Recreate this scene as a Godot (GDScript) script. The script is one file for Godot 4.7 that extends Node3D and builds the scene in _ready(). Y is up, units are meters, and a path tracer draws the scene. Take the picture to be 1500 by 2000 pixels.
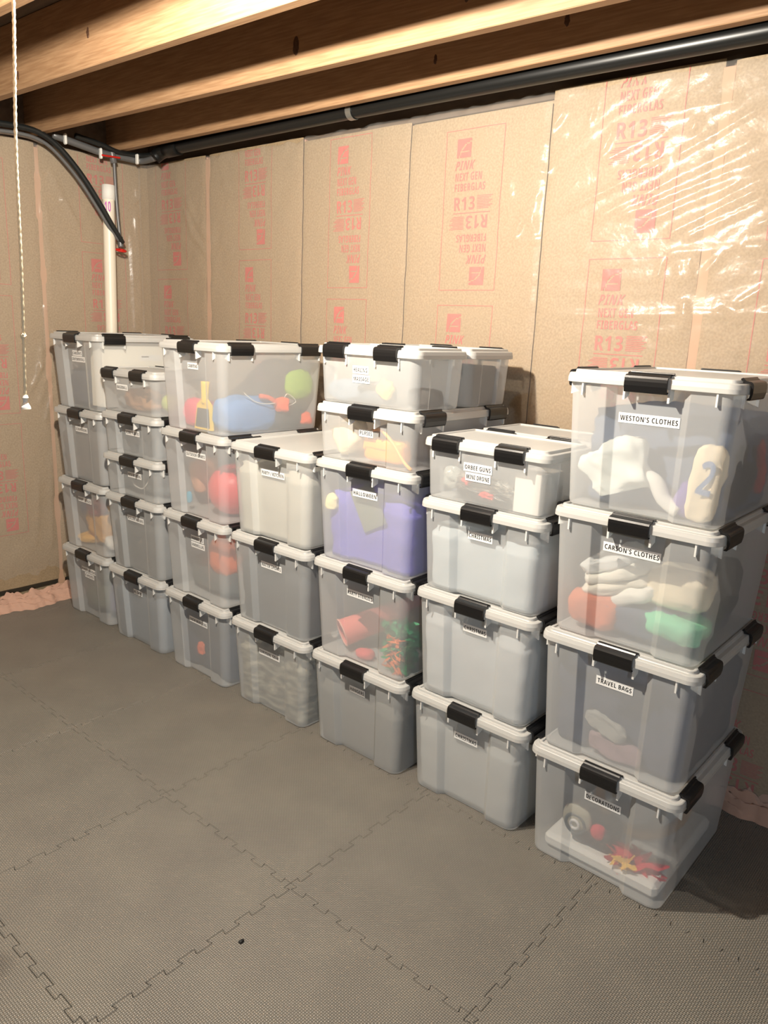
extends Node3D

# ---------------------------------------------------------------- shared state
var M := {}                       # materials
var names := {}                   # top-level names in use
const LW := 0.445                 # lid width of a bin
const LD := 0.559                 # lid depth of a deep bin
const SD := 0.279                 # lid depth of a half-depth bin
const LIDH := 0.033
const EXPOSURE := 1.38

# ---------------------------------------------------------------- naming
func numbered(called: String) -> String:
	var n: int = names.get(called, 0)
	names[called] = n + 1
	return called if n == 0 else "%s_%03d" % [called, n]

func tag(o: Node3D, label: String, category := "", group := "", kind := "") -> void:
	if label != "": o.set_meta("label", label)
	if category != "": o.set_meta("category", category)
	if group != "": o.set_meta("group", group)
	if kind != "": o.set_meta("kind", kind)

func thing(called: String, label: String, category: String, at := Transform3D(), group := "") -> Node3D:
	var o := Node3D.new()
	o.name = numbered(called)
	add_child(o, true)
	o.transform = at
	tag(o, label, category, group)
	return o

func part(called: String, mesh: Mesh, mat: Material, parent: Node3D, at := Transform3D()) -> MeshInstance3D:
	var o := MeshInstance3D.new()
	o.name = called
	o.mesh = mesh
	o.material_override = mat
	o.cast_shadow = GeometryInstance3D.SHADOW_CASTING_SETTING_ON
	o.transform = at
	parent.add_child(o, true)
	return o

func single(called: String, mesh: Mesh, mat: Material, label: String, category: String, at := Transform3D(), group := "") -> MeshInstance3D:
	var o := part(numbered(called), mesh, mat, self, at)
	tag(o, label, category, group)
	return o

func struct(called: String, mesh: Mesh, mat: Material, at := Transform3D()) -> MeshInstance3D:
	var o := part(called, mesh, mat, self, at)
	tag(o, "", "", "", "structure")
	return o

# ---------------------------------------------------------------- mesh helpers
func tri(st: SurfaceTool, a: Vector3, b: Vector3, c: Vector3, out: Vector3) -> void:
	var g := (c - a).cross(b - a)
	if g.length_squared() < 1e-16: return
	g = g.normalized()
	if g.dot(out) < 0.0:
		var t := b; b = c; c = t
		g = -g
	st.set_normal(g); st.add_vertex(a)
	st.set_normal(g); st.add_vertex(b)
	st.set_normal(g); st.add_vertex(c)

func quad(st: SurfaceTool, a: Vector3, b: Vector3, c: Vector3, d: Vector3, out: Vector3) -> void:
	tri(st, a, b, c, out)
	tri(st, a, c, d, out)

# quad a-b-c-d with a normal for each corner
func nquad(st: SurfaceTool, a: Vector3, b: Vector3, c: Vector3, d: Vector3, na: Vector3, nb: Vector3, nc: Vector3, nd: Vector3) -> void:
	var P := [a, b, c, a, c, d]
	var N := [na, nb, nc, na, nc, nd]
	for k in 2:
		var i0 := k * 3
		var i1 := k * 3 + 1
		var i2 := k * 3 + 2
		var g: Vector3 = (P[i2] - P[i0]).cross(P[i1] - P[i0])
		if g.dot(N[i0] + N[i1] + N[i2]) < 0.0:
			var t := i1; i1 = i2; i2 = t
		for i in [i0, i1, i2]:
			st.set_normal(N[i]); st.add_vertex(P[i])

func new_st() -> SurfaceTool:
	var st := SurfaceTool.new()
	st.begin(Mesh.PRIMITIVE_TRIANGLES)
	return st

# box with chamfered edges added to st
func bbox(st: SurfaceTool, size: Vector3, b: float, at := Transform3D()) -> void:
	var h := size * 0.5
	b = minf(b, minf(h.x, minf(h.y, h.z)) * 0.9)
	var v := func(s: Vector3, ax: int) -> Vector3:
		var q := Vector3(h.x - b, h.y - b, h.z - b)
		q[ax] = h[ax]
		return at * (q * s)
	var B := at.basis
	for ax in 3:
		for s in [-1.0, 1.0]:
			var c := []
			for k in [[-1, -1], [1, -1], [1, 1], [-1, 1]]:
				var sg := Vector3.ONE
				sg[ax] = s
				sg[(ax + 1) % 3] = k[0]
				sg[(ax + 2) % 3] = k[1]
				c.append(v.call(sg, ax))
			var n := Vector3.ZERO
			n[ax] = s
			quad(st, c[0], c[1], c[2], c[3], B * n)
	for ax in 3:                       # edges along ax
		var a1 := (ax + 1) % 3
		var a2 := (ax + 2) % 3
		for s1 in [-1.0, 1.0]:
			for s2 in [-1.0, 1.0]:
				var lo := Vector3.ZERO
				lo[ax] = -1.0; lo[a1] = s1; lo[a2] = s2
				var hi := lo
				hi[ax] = 1.0
				var n := Vector3.ZERO
				n[a1] = s1; n[a2] = s2
				quad(st, v.call(lo, a1), v.call(hi, a1), v.call(hi, a2), v.call(lo, a2), B * n)
	for sx in [-1.0, 1.0]:
		for sy in [-1.0, 1.0]:
			for sz in [-1.0, 1.0]:
				var s := Vector3(sx, sy, sz)
				tri(st, v.call(s, 0), v.call(s, 1), v.call(s, 2), B * s)

func box(size: Vector3, b := 0.002) -> ArrayMesh:
	var st := new_st()
	bbox(st, size, b)
	return st.commit()

# closed outline with rounded corners: corners are Vector3(x, z, radius); returns [points, outward normals]
func outline(corners: Array, seg := 6) -> Array:
	var P := PackedVector2Array()
	var N := PackedVector2Array()
	var n := corners.size()
	var area := 0.0
	for i in n:
		var a: Vector3 = corners[i]
		var b: Vector3 = corners[(i + 1) % n]
		area += a.x * b.y - b.x * a.y
	var sgn := signf(area)
	for i in n:
		var c := Vector2(corners[i].x, corners[i].y)
		var p := Vector2(corners[(i + n - 1) % n].x, corners[(i + n - 1) % n].y)
		var q := Vector2(corners[(i + 1) % n].x, corners[(i + 1) % n].y)
		var d0 := (c - p).normalized()
		var d1 := (q - c).normalized()
		var turn := d0.angle_to(d1)
		var r: float = corners[i].z
		var t := r * tan(absf(turn) * 0.5)
		var n0 := Vector2(d0.y, -d0.x) * sgn
		var side := signf(turn) * sgn      # 1 convex, -1 concave
		var s := c - d0 * t
		var centre := s - n0 * r * side
		for k in seg + 1:
			var ang := turn * k / seg
			var nn := n0.rotated(ang)
			P.append(centre + nn * r * side)
			N.append(nn)
	return [P, N]

# band of the outline between two (inset, y) stations
func band(st: SurfaceTool, O: Array, i0: float, y0: float, i1: float, y1: float, flip := 1.0) -> void:
	var P: PackedVector2Array = O[0]
	var N: PackedVector2Array = O[1]
	var n := P.size()
	var pn := Vector2(y1 - y0, i1 - i0).normalized() * flip
	for i in n:
		var j := (i + 1) % n
		var a := P[i] - N[i] * i0
		var b := P[j] - N[j] * i0
		var c := P[j] - N[j] * i1
		var d := P[i] - N[i] * i1
		if a.distance_squared_to(b) < 1e-14 and c.distance_squared_to(d) < 1e-14: continue
		var na := Vector3(N[i].x * pn.x, pn.y, N[i].y * pn.x)
		var nb := Vector3(N[j].x * pn.x, pn.y, N[j].y * pn.x)
		nquad(st, Vector3(a.x, y0, a.y), Vector3(b.x, y0, b.y), Vector3(c.x, y1, c.y), Vector3(d.x, y1, d.y), na, nb, nb, na)

func cap(st: SurfaceTool, O: Array, inset: float, y: float, up: float) -> void:
	var P: PackedVector2Array = O[0]
	var N: PackedVector2Array = O[1]
	var Q := PackedVector2Array()
	for i in P.size():
		var q := P[i] - N[i] * inset
		if Q.is_empty() or Q[Q.size() - 1].distance_to(q) > 1e-5: Q.append(q)
	var T := Geometry2D.triangulate_polygon(Q)
	for k in range(0, T.size(), 3):
		tri(st, Vector3(Q[T[k]].x, y, Q[T[k]].y), Vector3(Q[T[k + 1]].x, y, Q[T[k + 1]].y), Vector3(Q[T[k + 2]].x, y, Q[T[k + 2]].y), Vector3(0, up, 0))

# profile of (z, y) points extruded along x with flat sides and end caps
func extrude_x(st: SurfaceTool, prof: PackedVector2Array, x0: float, x1: float, at := Transform3D()) -> void:
	var n := prof.size()
	var area := 0.0
	for i in n: area += prof[i].cross(prof[(i + 1) % n])
	var s := signf(area)
	for i in n:
		var a := prof[i]
		var b := prof[(i + 1) % n]
		var d := (b - a).normalized()
		var o := Vector3(0, -d.x, d.y) * s        # outward in (z, y)
		quad(st, at * Vector3(x0, a.y, a.x), at * Vector3(x1, a.y, a.x), at * Vector3(x1, b.y, b.x), at * Vector3(x0, b.y, b.x), at.basis * o)
	var T := Geometry2D.triangulate_polygon(prof)
	for k in range(0, T.size(), 3):
		for e in [[x0, -1.0], [x1, 1.0]]:
			var q := []
			for m in 3: q.append(at * Vector3(e[0], prof[T[k + m]].y, prof[T[k + m]].x))
			tri(st, q[0], q[1], q[2], at.basis * Vector3(e[1], 0, 0))

# smooth grid from a function of (i, j)
func grid(nu: int, nv: int, f: Callable, wrap_u := false, uv := Vector2.ONE) -> ArrayMesh:
	var V := PackedVector3Array()
	var U := PackedVector2Array()
	for j in nv + 1:
		for i in nu + 1:
			V.append(f.call(float(i) / nu, float(j) / nv))
			U.append(Vector2(float(i) / nu, float(j) / nv) * uv)
	var I := PackedInt32Array()
	var N := PackedVector3Array()
	N.resize(V.size())
	for j in nv:
		for i in nu:
			var a := j * (nu + 1) + i
			for t in [[a, a + 1, a + nu + 2], [a, a + nu + 2, a + nu + 1]]:
				var g := (V[t[2]] - V[t[0]]).cross(V[t[1]] - V[t[0]])
				if g.length_squared() < 1e-20: continue
				for k in t:
					I.append(k)
					N[k] += g
	if wrap_u:
		for j in nv + 1:
			var a := j * (nu + 1)
			var s := N[a] + N[a + nu]
			N[a] = s
			N[a + nu] = s
	for i in N.size():
		N[i] = N[i].normalized() if N[i].length_squared() > 1e-24 else Vector3.UP
	var A := []
	A.resize(Mesh.ARRAY_MAX)
	A[Mesh.ARRAY_VERTEX] = V
	A[Mesh.ARRAY_NORMAL] = N
	A[Mesh.ARRAY_TEX_UV] = U
	A[Mesh.ARRAY_INDEX] = I
	var m := ArrayMesh.new()
	m.add_surface_from_arrays(Mesh.PRIMITIVE_TRIANGLES, A)
	return m

# soft lumpy body: a superellipsoid with noise on it
func blob(size: Vector3, squareness := 0.6, amp := 0.012, freq := 14.0, sd := 1, flat_base := false) -> ArrayMesh:
	var nz := FastNoiseLite.new()
	nz.seed = sd
	nz.noise_type = FastNoiseLite.TYPE_SIMPLEX_SMOOTH
	nz.frequency = freq
	nz.fractal_octaves = 3
	var h := size * 0.5
	var e := squareness
	return grid(44, 26, func(u: float, v: float) -> Vector3:
		var th := u * TAU
		var ph := (v - 0.5) * PI
		var sp := func(x: float) -> float: return signf(x) * pow(absf(x), e)
		var q := Vector3(sp.call(cos(ph)) * sp.call(cos(th)), sp.call(sin(ph)), sp.call(cos(ph)) * sp.call(sin(th)))
		var d := Vector3(cos(ph) * cos(th), sin(ph), cos(ph) * sin(th))
		var p := q * h
		var k := nz.get_noise_3dv(p) + 0.45 * absf(nz.get_noise_3dv(p * 2.3 + Vector3(3, 1, 7)))
		var r := p + d * k * amp
		if flat_base: r.y = maxf(r.y, -h.y * 0.96)
		return r, true)

func ball(r: float) -> ArrayMesh:
	return grid(40, 20, func(u: float, v: float) -> Vector3:
		var ph := (v - 0.5) * PI
		return Vector3(cos(ph) * cos(u * TAU), sin(ph), cos(ph) * sin(u * TAU)) * r, true)

# tube along a path; radius may vary with t through rf
func tube(path: PackedVector3Array, r: float, seg := 14, sub := 6, rf = null, closed_ends := true) -> ArrayMesh:
	var c := Curve3D.new()
	var n := path.size()
	for i in n:
		var tn := Vector3.ZERO
		if i > 0 and i < n - 1: tn = (path[i + 1] - path[i - 1]) / 6.0
		c.add_point(path[i], -tn, tn)
	c.bake_interval = 0.002
	var L := c.get_baked_length()
	var cnt := (n - 1) * sub
	var frames := []
	var up := Vector3.ZERO
	for k in cnt + 1:
		var s := L * k / cnt
		var p := c.sample_baked(s)
		var q := c.sample_baked(minf(L, s + 0.002)) - c.sample_baked(maxf(0.0, s - 0.002))
		var t := q.normalized()
		if up == Vector3.ZERO:
			up = Vector3.UP if absf(t.y) < 0.9 else Vector3.RIGHT
		up = (up - t * up.dot(t)).normalized()
		frames.append([p, up, t.cross(up)])
	var rows := cnt + (2 if closed_ends else 0)
	return grid(seg, rows, func(u: float, v: float) -> Vector3:
		var j := roundi(v * rows)
		var k := j
		var rr := r
		if closed_ends:
			k = clampi(j - 1, 0, cnt)
			if j == 0 or j == rows: rr = 0.0
		if rf != null and rr > 0.0: rr = rf.call(float(k) / cnt)
		var F: Array = frames[k]
		return F[0] + (F[1] * cos(u * TAU) + F[2] * sin(u * TAU)) * rr, true)

# lathe of (r, y) points with flat profile segments
func lathe(prof: PackedVector2Array, seg := 28) -> ArrayMesh:
	var st := new_st()
	for k in prof.size() - 1:
		var a := prof[k]
		var b := prof[k + 1]
		var d := (b - a).normalized()
		var pn := Vector2(d.y, -d.x)
		for i in seg:
			var t0 := TAU * i / seg
			var t1 := TAU * (i + 1) / seg
			var n0 := Vector3(cos(t0) * pn.x, pn.y, sin(t0) * pn.x)
			var n1 := Vector3(cos(t1) * pn.x, pn.y, sin(t1) * pn.x)
			nquad(st, Vector3(cos(t0) * a.x, a.y, sin(t0) * a.x), Vector3(cos(t1) * a.x, a.y, sin(t1) * a.x), Vector3(cos(t1) * b.x, b.y, sin(t1) * b.x), Vector3(cos(t0) * b.x, b.y, sin(t0) * b.x), n0, n1, n1, n0)
	return st.commit()

# lettering: triangles of a word, fitted into w x h round the origin, facing +z
var font: FontVariation
var word_cache := {}
func word(text: String) -> PackedVector3Array:
	if not word_cache.has(text):
		var tm := TextMesh.new()
		tm.text = text
		tm.font = font
		tm.font_size = 64
		tm.pixel_size = 0.01
		tm.depth = 0.0
		tm.curve_step = 1.0
		var A := tm.surface_get_arrays(0)
		var V: PackedVector3Array = A[Mesh.ARRAY_VERTEX]
		var out := PackedVector3Array()
		if A[Mesh.ARRAY_INDEX] != null:
			for i in A[Mesh.ARRAY_INDEX]: out.append(V[i])
		else:
			out = V
		var lo := Vector3(1e9, 1e9, 0)
		var hi := Vector3(-1e9, -1e9, 0)
		for p in out:
			lo = Vector3(minf(lo.x, p.x), minf(lo.y, p.y), 0)
			hi = Vector3(maxf(hi.x, p.x), maxf(hi.y, p.y), 0)
		for i in out.size():
			out[i] = Vector3((out[i].x - lo.x) / maxf(hi.x - lo.x, 1e-6) - 0.5, (out[i].y - lo.y) / maxf(hi.y - lo.y, 1e-6) - 0.5, 0)
		word_cache[text] = out
	return word_cache[text]

func flat_tri(st: SurfaceTool, a: Vector3, b: Vector3, c: Vector3) -> void:
	tri(st, a, b, c, Vector3(0, 0, 1))

# ---------------------------------------------------------------- materials
func std(c: Color, rough := 0.6, metal := 0.0) -> StandardMaterial3D:
	var m := StandardMaterial3D.new()
	m.albedo_color = c
	m.roughness = rough
	m.metallic = metal
	m.cull_mode = BaseMaterial3D.CULL_DISABLED
	return m

func noise_tex(size: int, freq: float, lo: Color, hi: Color, sd := 1, oct := 4, type := FastNoiseLite.TYPE_SIMPLEX_SMOOTH) -> NoiseTexture2D:
	var n := FastNoiseLite.new()
	n.seed = sd
	n.noise_type = type
	n.frequency = freq
	n.fractal_octaves = oct
	var g := Gradient.new()
	g.set_color(0, lo)
	g.set_color(1, hi)
	var t := NoiseTexture2D.new()
	t.width = size
	t.height = size
	t.seamless = true
	t.noise = n
	t.color_ramp = g
	return t

func cloth(c: Color) -> StandardMaterial3D:
	var m := std(c, 0.85)
	return m

func make_materials() -> void:
	# frosted polypropylene
	var tub := std(Color(0.825, 0.835, 0.835, 0.48), 0.38)
	tub.transparency = BaseMaterial3D.TRANSPARENCY_ALPHA
	tub.backlight_enabled = true
	tub.backlight = Color(0.62, 0.62, 0.62)
	M.tub = tub
	var lid := std(Color(0.80, 0.80, 0.785, 0.80), 0.34)
	lid.transparency = BaseMaterial3D.TRANSPARENCY_ALPHA
	lid.backlight_enabled = true
	lid.backlight = Color(0.5, 0.5, 0.5)
	M.lid = lid
	var rib := std(Color(0.90, 0.90, 0.885, 0.92), 0.4)
	rib.transparency = BaseMaterial3D.TRANSPARENCY_ALPHA
	rib.backlight_enabled = true
	rib.backlight = Color(0.5, 0.5, 0.5)
	M.rib = rib
	M.black = std(Color(0.075, 0.075, 0.08), 0.33)
	M.pin = std(Color(0.03, 0.03, 0.03), 0.5)
	M.tape = std(Color(0.93, 0.93, 0.92), 0.5)
	M.ink = std(Color(0.06, 0.06, 0.07), 0.6)
	# kraft paper
	var kraft := std(Color.WHITE, 0.62)
	kraft.albedo_texture = noise_tex(1024, 0.05, Color(0.55, 0.468, 0.36), Color(0.65, 0.568, 0.45), 5, 6)
	kraft.uv1_scale = Vector3(1.0, 1.0, 1.0)
	kraft.heightmap_enabled = true
	kraft.heightmap_texture = noise_tex(512, 0.03, Color.BLACK, Color.WHITE, 9, 5)
	kraft.heightmap_scale = 0.10
	M.kraft = kraft
	M.print = std(Color(0.72, 0.37, 0.34), 0.6)
	# polyethylene sheet
	var film := std(Color(0.95, 0.93, 0.90, 0.10), 0.25)
	film.metallic_specular = 0.30
	film.transparency = BaseMaterial3D.TRANSPARENCY_ALPHA
	film.heightmap_enabled = true
	film.heightmap_texture = noise_tex(512, 0.02, Color.BLACK, Color.WHITE, 21, 4)
	film.heightmap_scale = 0.10
	M.film = film
	# wood
	var wood := std(Color.WHITE, 0.6)
	wood.albedo_texture = noise_tex(512, 0.02, Color(0.58, 0.44, 0.315), Color(0.71, 0.57, 0.43), 31, 5)
	wood.uv1_triplanar = true
	wood.uv1_scale = Vector3(0.5, 9.0, 9.0)
	M.wood = wood
	var rim := std(Color.WHITE, 0.8)
	rim.albedo_texture = noise_tex(256, 0.02, Color(0.38, 0.32, 0.27), Color(0.47, 0.40, 0.34), 33, 4)
	rim.uv1_triplanar = true
	rim.uv1_scale = Vector3(0.6, 4.0, 4.0)
	M.rim = rim
	M.pinkfluff = std(Color(0.76, 0.61, 0.53), 0.95)
	M.stud = std(Color(0.72, 0.58, 0.47), 0.8)
	M.concrete = std(Color(0.45, 0.44, 0.42), 0.9)
	# foam mat
	var mat := std(Color.WHITE, 0.36)
	var wv := weave_tex(Color.BLACK, Color.WHITE)
	mat.albedo_texture = weave_tex(Color(0.445, 0.425, 0.395), Color(0.55, 0.53, 0.495))
	mat.heightmap_enabled = true
	mat.heightmap_texture = wv
	mat.heightmap_scale = 0.30
	mat.detail_enabled = true
	mat.detail_blend_mode = BaseMaterial3D.BLEND_MODE_MUL
	mat.detail_uv_layer = BaseMaterial3D.DETAIL_UV_2
	mat.detail_albedo = noise_tex(512, 0.012, Color(0.93, 0.93, 0.93), Color(1.0, 1.0, 0.99), 41, 5)
	mat.detail_mask = noise_tex(64, 0.01, Color.WHITE, Color.WHITE, 1, 1)
	M.mat = mat
	M.pipe = std(Color(0.06, 0.065, 0.065), 0.35)
	M.hose = std(Color(0.10, 0.11, 0.11), 0.4)
	M.grey = std(Color(0.42, 0.42, 0.42), 0.4, 0.3)
	M.galv = std(Color(0.62, 0.62, 0.60), 0.35, 0.8)
	M.pvc = std(Color(0.90, 0.87, 0.80), 0.4)
	M.red = std(Color(0.80, 0.12, 0.08), 0.4)
	M.white = std(Color(0.90, 0.89, 0.86), 0.6)
	M.cord = std(Color(0.92, 0.87, 0.74), 0.8)

# embossed cross weave, 8 x 8 cells to a tile
func weave_tex(lo: Color, hi: Color) -> ImageTexture:
	var n := 256
	var im := Image.create(n, n, false, Image.FORMAT_RGBA8)
	for y in n:
		for x in n:
			var u := x * 8.0 / n
			var v := y * 8.0 / n
			var cx := int(floor(u)) + int(floor(v))
			var fu := absf(fposmod(u, 1.0) - 0.5) * 2.0
			var fv := absf(fposmod(v, 1.0) - 0.5) * 2.0
			var h := 0.0
			if cx % 2 == 0: h = (1.0 - pow(fu, 3.0)) * (0.75 + 0.25 * (1.0 - fv))
			else: h = (1.0 - pow(fv, 3.0)) * (0.55 + 0.25 * (1.0 - fu))
			im.set_pixel(x, y, lo.lerp(hi, h))
	return ImageTexture.create_from_image(im)

# ---------------------------------------------------------------- bins
var meshes := {}

func rect_outline(w: float, d: float, r: float) -> Array:
	return outline([Vector3(-w / 2, d / 2, r), Vector3(w / 2, d / 2, r), Vector3(w / 2, -d / 2, r), Vector3(-w / 2, -d / 2, r)], 8)

# tub whose lid skirt starts at hs above its base
func tub_mesh(d: float, hs: float, recess_front: bool) -> ArrayMesh:
	var a := LW / 2 - 0.0085
	var b := d / 2 - 0.0085
	var c: Array
	var k := 0.020
	if recess_front:
		c = [Vector3(-a, b, 0.035), Vector3(-0.106, b, 0.006), Vector3(-0.086, b - k, 0.006), Vector3(0.086, b - k, 0.006), Vector3(0.106, b, 0.006), Vector3(a, b, 0.035),
			Vector3(a, -b, 0.035), Vector3(0.106, -b, 0.006), Vector3(0.086, -b + k, 0.006), Vector3(-0.086, -b + k, 0.006), Vector3(-0.106, -b, 0.006), Vector3(-a, -b, 0.035)]
	else:
		k = 0.010
		c = [Vector3(-a, b, 0.035), Vector3(a, b, 0.035), Vector3(a, 0.055, 0.005), Vector3(a - k, 0.045, 0.005), Vector3(a - k, -0.045, 0.005), Vector3(a, -0.055, 0.005),
			Vector3(a, -b, 0.035), Vector3(-a, -b, 0.035), Vector3(-a, -0.055, 0.005), Vector3(-a + k, -0.045, 0.005), Vector3(-a + k, 0.045, 0.005), Vector3(-a, 0.055, 0.005)]
	var O := outline(c, 5)
	var st := new_st()
	var taper := 0.0175 * hs / 0.325
	var top := hs + 0.022
	var ring := func(y: float, extra: float) -> PackedVector2Array:
		var k2 := taper * (1.0 - y / top) + extra
		var f := Vector2(1.0 - k2 / a, 1.0 - k2 / b)
		var Q := PackedVector2Array()
		for p in O[0]: Q.append(p * f)
		return Q
	var stations := [[0.0005, 0.0075], [0.0015, 0.0040], [0.0045, 0.0012], [0.011, 0.0], [top, 0.0], [top, 0.003]]
	for i in stations.size() - 1:
		loft(st, ring.call(stations[i][0], stations[i][1]), stations[i][0], ring.call(stations[i + 1][0], stations[i + 1][1]), stations[i + 1][0], O[1])
	fill(st, ring.call(0.0005, 0.0075), 0.0005, -1.0)
	return st.commit()

# band between two rings that share their outward normals
func loft(st: SurfaceTool, P: PackedVector2Array, y0: float, Q: PackedVector2Array, y1: float, N: PackedVector2Array) -> void:
	var n := P.size()
	for i in n:
		var j := (i + 1) % n
		if P[i].distance_squared_to(P[j]) < 1e-14: continue
		var di := (P[i] - Q[i]).dot(N[i])
		var dj := (P[j] - Q[j]).dot(N[j])
		var ni := Vector2(y1 - y0, di).normalized()
		var nj := Vector2(y1 - y0, dj).normalized()
		var na := Vector3(N[i].x * ni.x, ni.y, N[i].y * ni.x)
		var nb := Vector3(N[j].x * nj.x, nj.y, N[j].y * nj.x)
		nquad(st, Vector3(P[i].x, y0, P[i].y), Vector3(P[j].x, y0, P[j].y), Vector3(Q[j].x, y1, Q[j].y), Vector3(Q[i].x, y1, Q[i].y), na, nb, nb, na)

func fill(st: SurfaceTool, P: PackedVector2Array, y: float, up: float) -> void:
	var Q := PackedVector2Array()
	for q in P:
		if Q.is_empty() or Q[Q.size() - 1].distance_to(q) > 1e-5: Q.append(q)
	var T := Geometry2D.triangulate_polygon(Q)
	for k in range(0, T.size(), 3):
		tri(st, Vector3(Q[T[k]].x, y, Q[T[k]].y), Vector3(Q[T[k + 1]].x, y, Q[T[k + 1]].y), Vector3(Q[T[k + 2]].x, y, Q[T[k + 2]].y), Vector3(0, up, 0))

func lid_mesh(d: float) -> ArrayMesh:
	var O := rect_outline(LW, d, 0.034)
	var st := new_st()
	var prof := [Vector2(0.0035, 0.0), Vector2(0.0, 0.0015), Vector2(0.0005, 0.012), Vector2(0.0035, 0.0225), Vector2(0.006, 0.0243), Vector2(0.017, 0.0243), Vector2(0.0185, 0.0262), Vector2(0.0195, 0.0318),
		Vector2(0.0212, 0.033), Vector2(0.0270, 0.033), Vector2(0.0285, 0.0312), Vector2(0.0295, 0.0282), Vector2(0.0325, 0.0272)]
	for i in prof.size() - 1:
		band(st, O, prof[i].x, prof[i].y, prof[i + 1].x, prof[i + 1].y)
	cap(st, O, 0.0325, 0.0272, 1.0)
	# inside of the skirt
	band(st, O, 0.0035, 0.0, 0.0045, 0.020, -1.0)
	return st.commit()

func buckle_mesh(w: float) -> ArrayMesh:
	var st := new_st()
	# (z, y) with z measured outward from the lid edge and y from the skirt bottom
	var prof := PackedVector2Array([Vector2(-0.0215, 0.0365), Vector2(-0.0215, 0.0325), Vector2(-0.0165, 0.0305), Vector2(-0.0160, 0.0262), Vector2(-0.0020, 0.0262), Vector2(0.0022, 0.0225), Vector2(0.0022, 0.0015), Vector2(0.0012, -0.0060), Vector2(-0.0035, -0.0100),
		Vector2(-0.0035, -0.0125), Vector2(0.0035, -0.0125), Vector2(0.0058, -0.0095), Vector2(0.0085, 0.0040), Vector2(0.0088, 0.0150), Vector2(0.0080, 0.0225), Vector2(0.0055, 0.0275), Vector2(0.0010, 0.0300), Vector2(-0.0095, 0.0315), Vector2(-0.0125, 0.0350)])
	extrude_x(st, prof, -w / 2, w / 2)
	# rolled hinge strip on top
	var hp := PackedVector2Array()
	for i in 8: hp.append(Vector2(-0.0185, 0.0352) + Vector2(cos(TAU * i / 8), sin(TAU * i / 8)) * 0.0028)
	extrude_x(st, hp, -w / 2 + 0.004, w / 2 + 0.006)
	return st.commit()

func lug_mesh(w: float, h: float, dep: float) -> ArrayMesh:
	# a fin that hangs under the skirt; its foot slopes back to the wall
	var st := new_st()
	extrude_x(st, PackedVector2Array([Vector2(0.0, 0.004), Vector2(0.0, -h), Vector2(-dep, -h * 0.72), Vector2(-dep, 0.004)]), -w / 2, w / 2)
	return st.commit()

func bin(kind: String, k: Vector3, y: float, labels: Array, label: String, group: String, row := 0) -> Node3D:
	# k: (x of the front's middle, z of the lid's front, yaw)
	var d: float = SD if kind == "half" else LD
	var hs: float = {"tall": 0.3253, "medium": 0.2615, "shallow": 0.158, "half": 0.161}[kind]
	var B := Basis(Vector3.UP, k.z)
	var at := Transform3D(B, Vector3(k.x, y, k.y) + B * Vector3(0, 0, -d / 2 - row * (SD + 0.001)))
	var t := thing("storage_bin", label, "storage bin", at, group)
	if not meshes.has(kind):
		meshes[kind] = [tub_mesh(d, hs, kind != "half"), lid_mesh(d), buckle_mesh(0.1065 if kind != "half" else 0.093), lug_mesh(0.0045, 0.031, 0.012), lug_mesh(0.0055, 0.033, 0.026)]
	var ms: Array = meshes[kind]
	part("tub", ms[0], M.tub, t)
	part("lid", ms[1], M.lid, t, Transform3D(Basis(), Vector3(0, hs, 0)))
	# clips: [distance along the edge, side angle]
	var clips := []
	if kind == "half":
		for s in [0.0, PI]:
			clips.append([-0.128, s]); clips.append([0.096, s])
	else:
		clips = [[0.0, 0.0], [0.0, PI], [-0.1795, PI / 2], [0.1795, PI / 2], [-0.1795, -PI / 2], [0.1795, -PI / 2]]
	for c in clips:
		var b2 := Basis(Vector3.UP, c[1])
		var half := d / 2 if absf(sin(c[1])) < 0.5 else LW / 2
		var p := part("clip", ms[2], M.black, t, Transform3D(b2, Vector3(0, hs, 0) + b2 * Vector3(c[0], 0, half)))
		for s in [-1.0, 1.0]:
			var x: float = c[0] + s * (0.056 if kind != "half" else 0.049)
			part("lug", ms[4], M.rib, t, Transform3D(b2, Vector3(0, hs, 0) + b2 * Vector3(x, 0, half - 0.0045)))
		var pin := box(Vector3(0.003, 0.003, 0.003), 0.0008)
		part("pin", pin, M.pin, p, Transform3D(Basis(), Vector3((0.1065 if kind != "half" else 0.093) / 2 + 0.0012, -0.0085, 0.0005)))
	if kind != "half":
		for s in [-1.0, 1.0]:
			for e in [0.0, PI]:
				var b3 := Basis(Vector3.UP, e)
				part("fin", ms[3], M.rib, t, Transform3D(b3, Vector3(0, hs, 0) + b3 * Vector3(s * 0.168, 0, d / 2 - 0.0035)))
	# name tapes
	var tilt := atan(0.0175 / 0.345)
	var taper := 0.0175 * hs / 0.325
	for l in labels:
		var w: float = l[3]
		var hgt: float = l[4] if l.size() > 4 else 0.0255
		var yy: float = hs + l[2]
		var rec := 0.020 if kind != "half" else 0.0
		var zz := d / 2 - 0.0085 - rec - taper * (1.0 - yy / (hs + 0.022)) + 0.0012
		var tape := part("name_tape", box(Vector3(w, hgt, 0.0006), 0.0002), M.tape, t, Transform3D(Basis(Vector3.RIGHT, tilt), Vector3(l[1], yy, zz)))
		var st := new_st()
		var V := word(l[0])
		for i in range(0, V.size(), 3):
			flat_tri(st, V[i] * Vector3(w - 0.009, 0.0132, 0), V[i + 1] * Vector3(w - 0.009, 0.0132, 0), V[i + 2] * Vector3(w - 0.009, 0.0132, 0))
		part("lettering", st.commit(), M.ink, tape, Transform3D(Basis(), Vector3(0, 0, 0.0006)))
	return t

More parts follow.
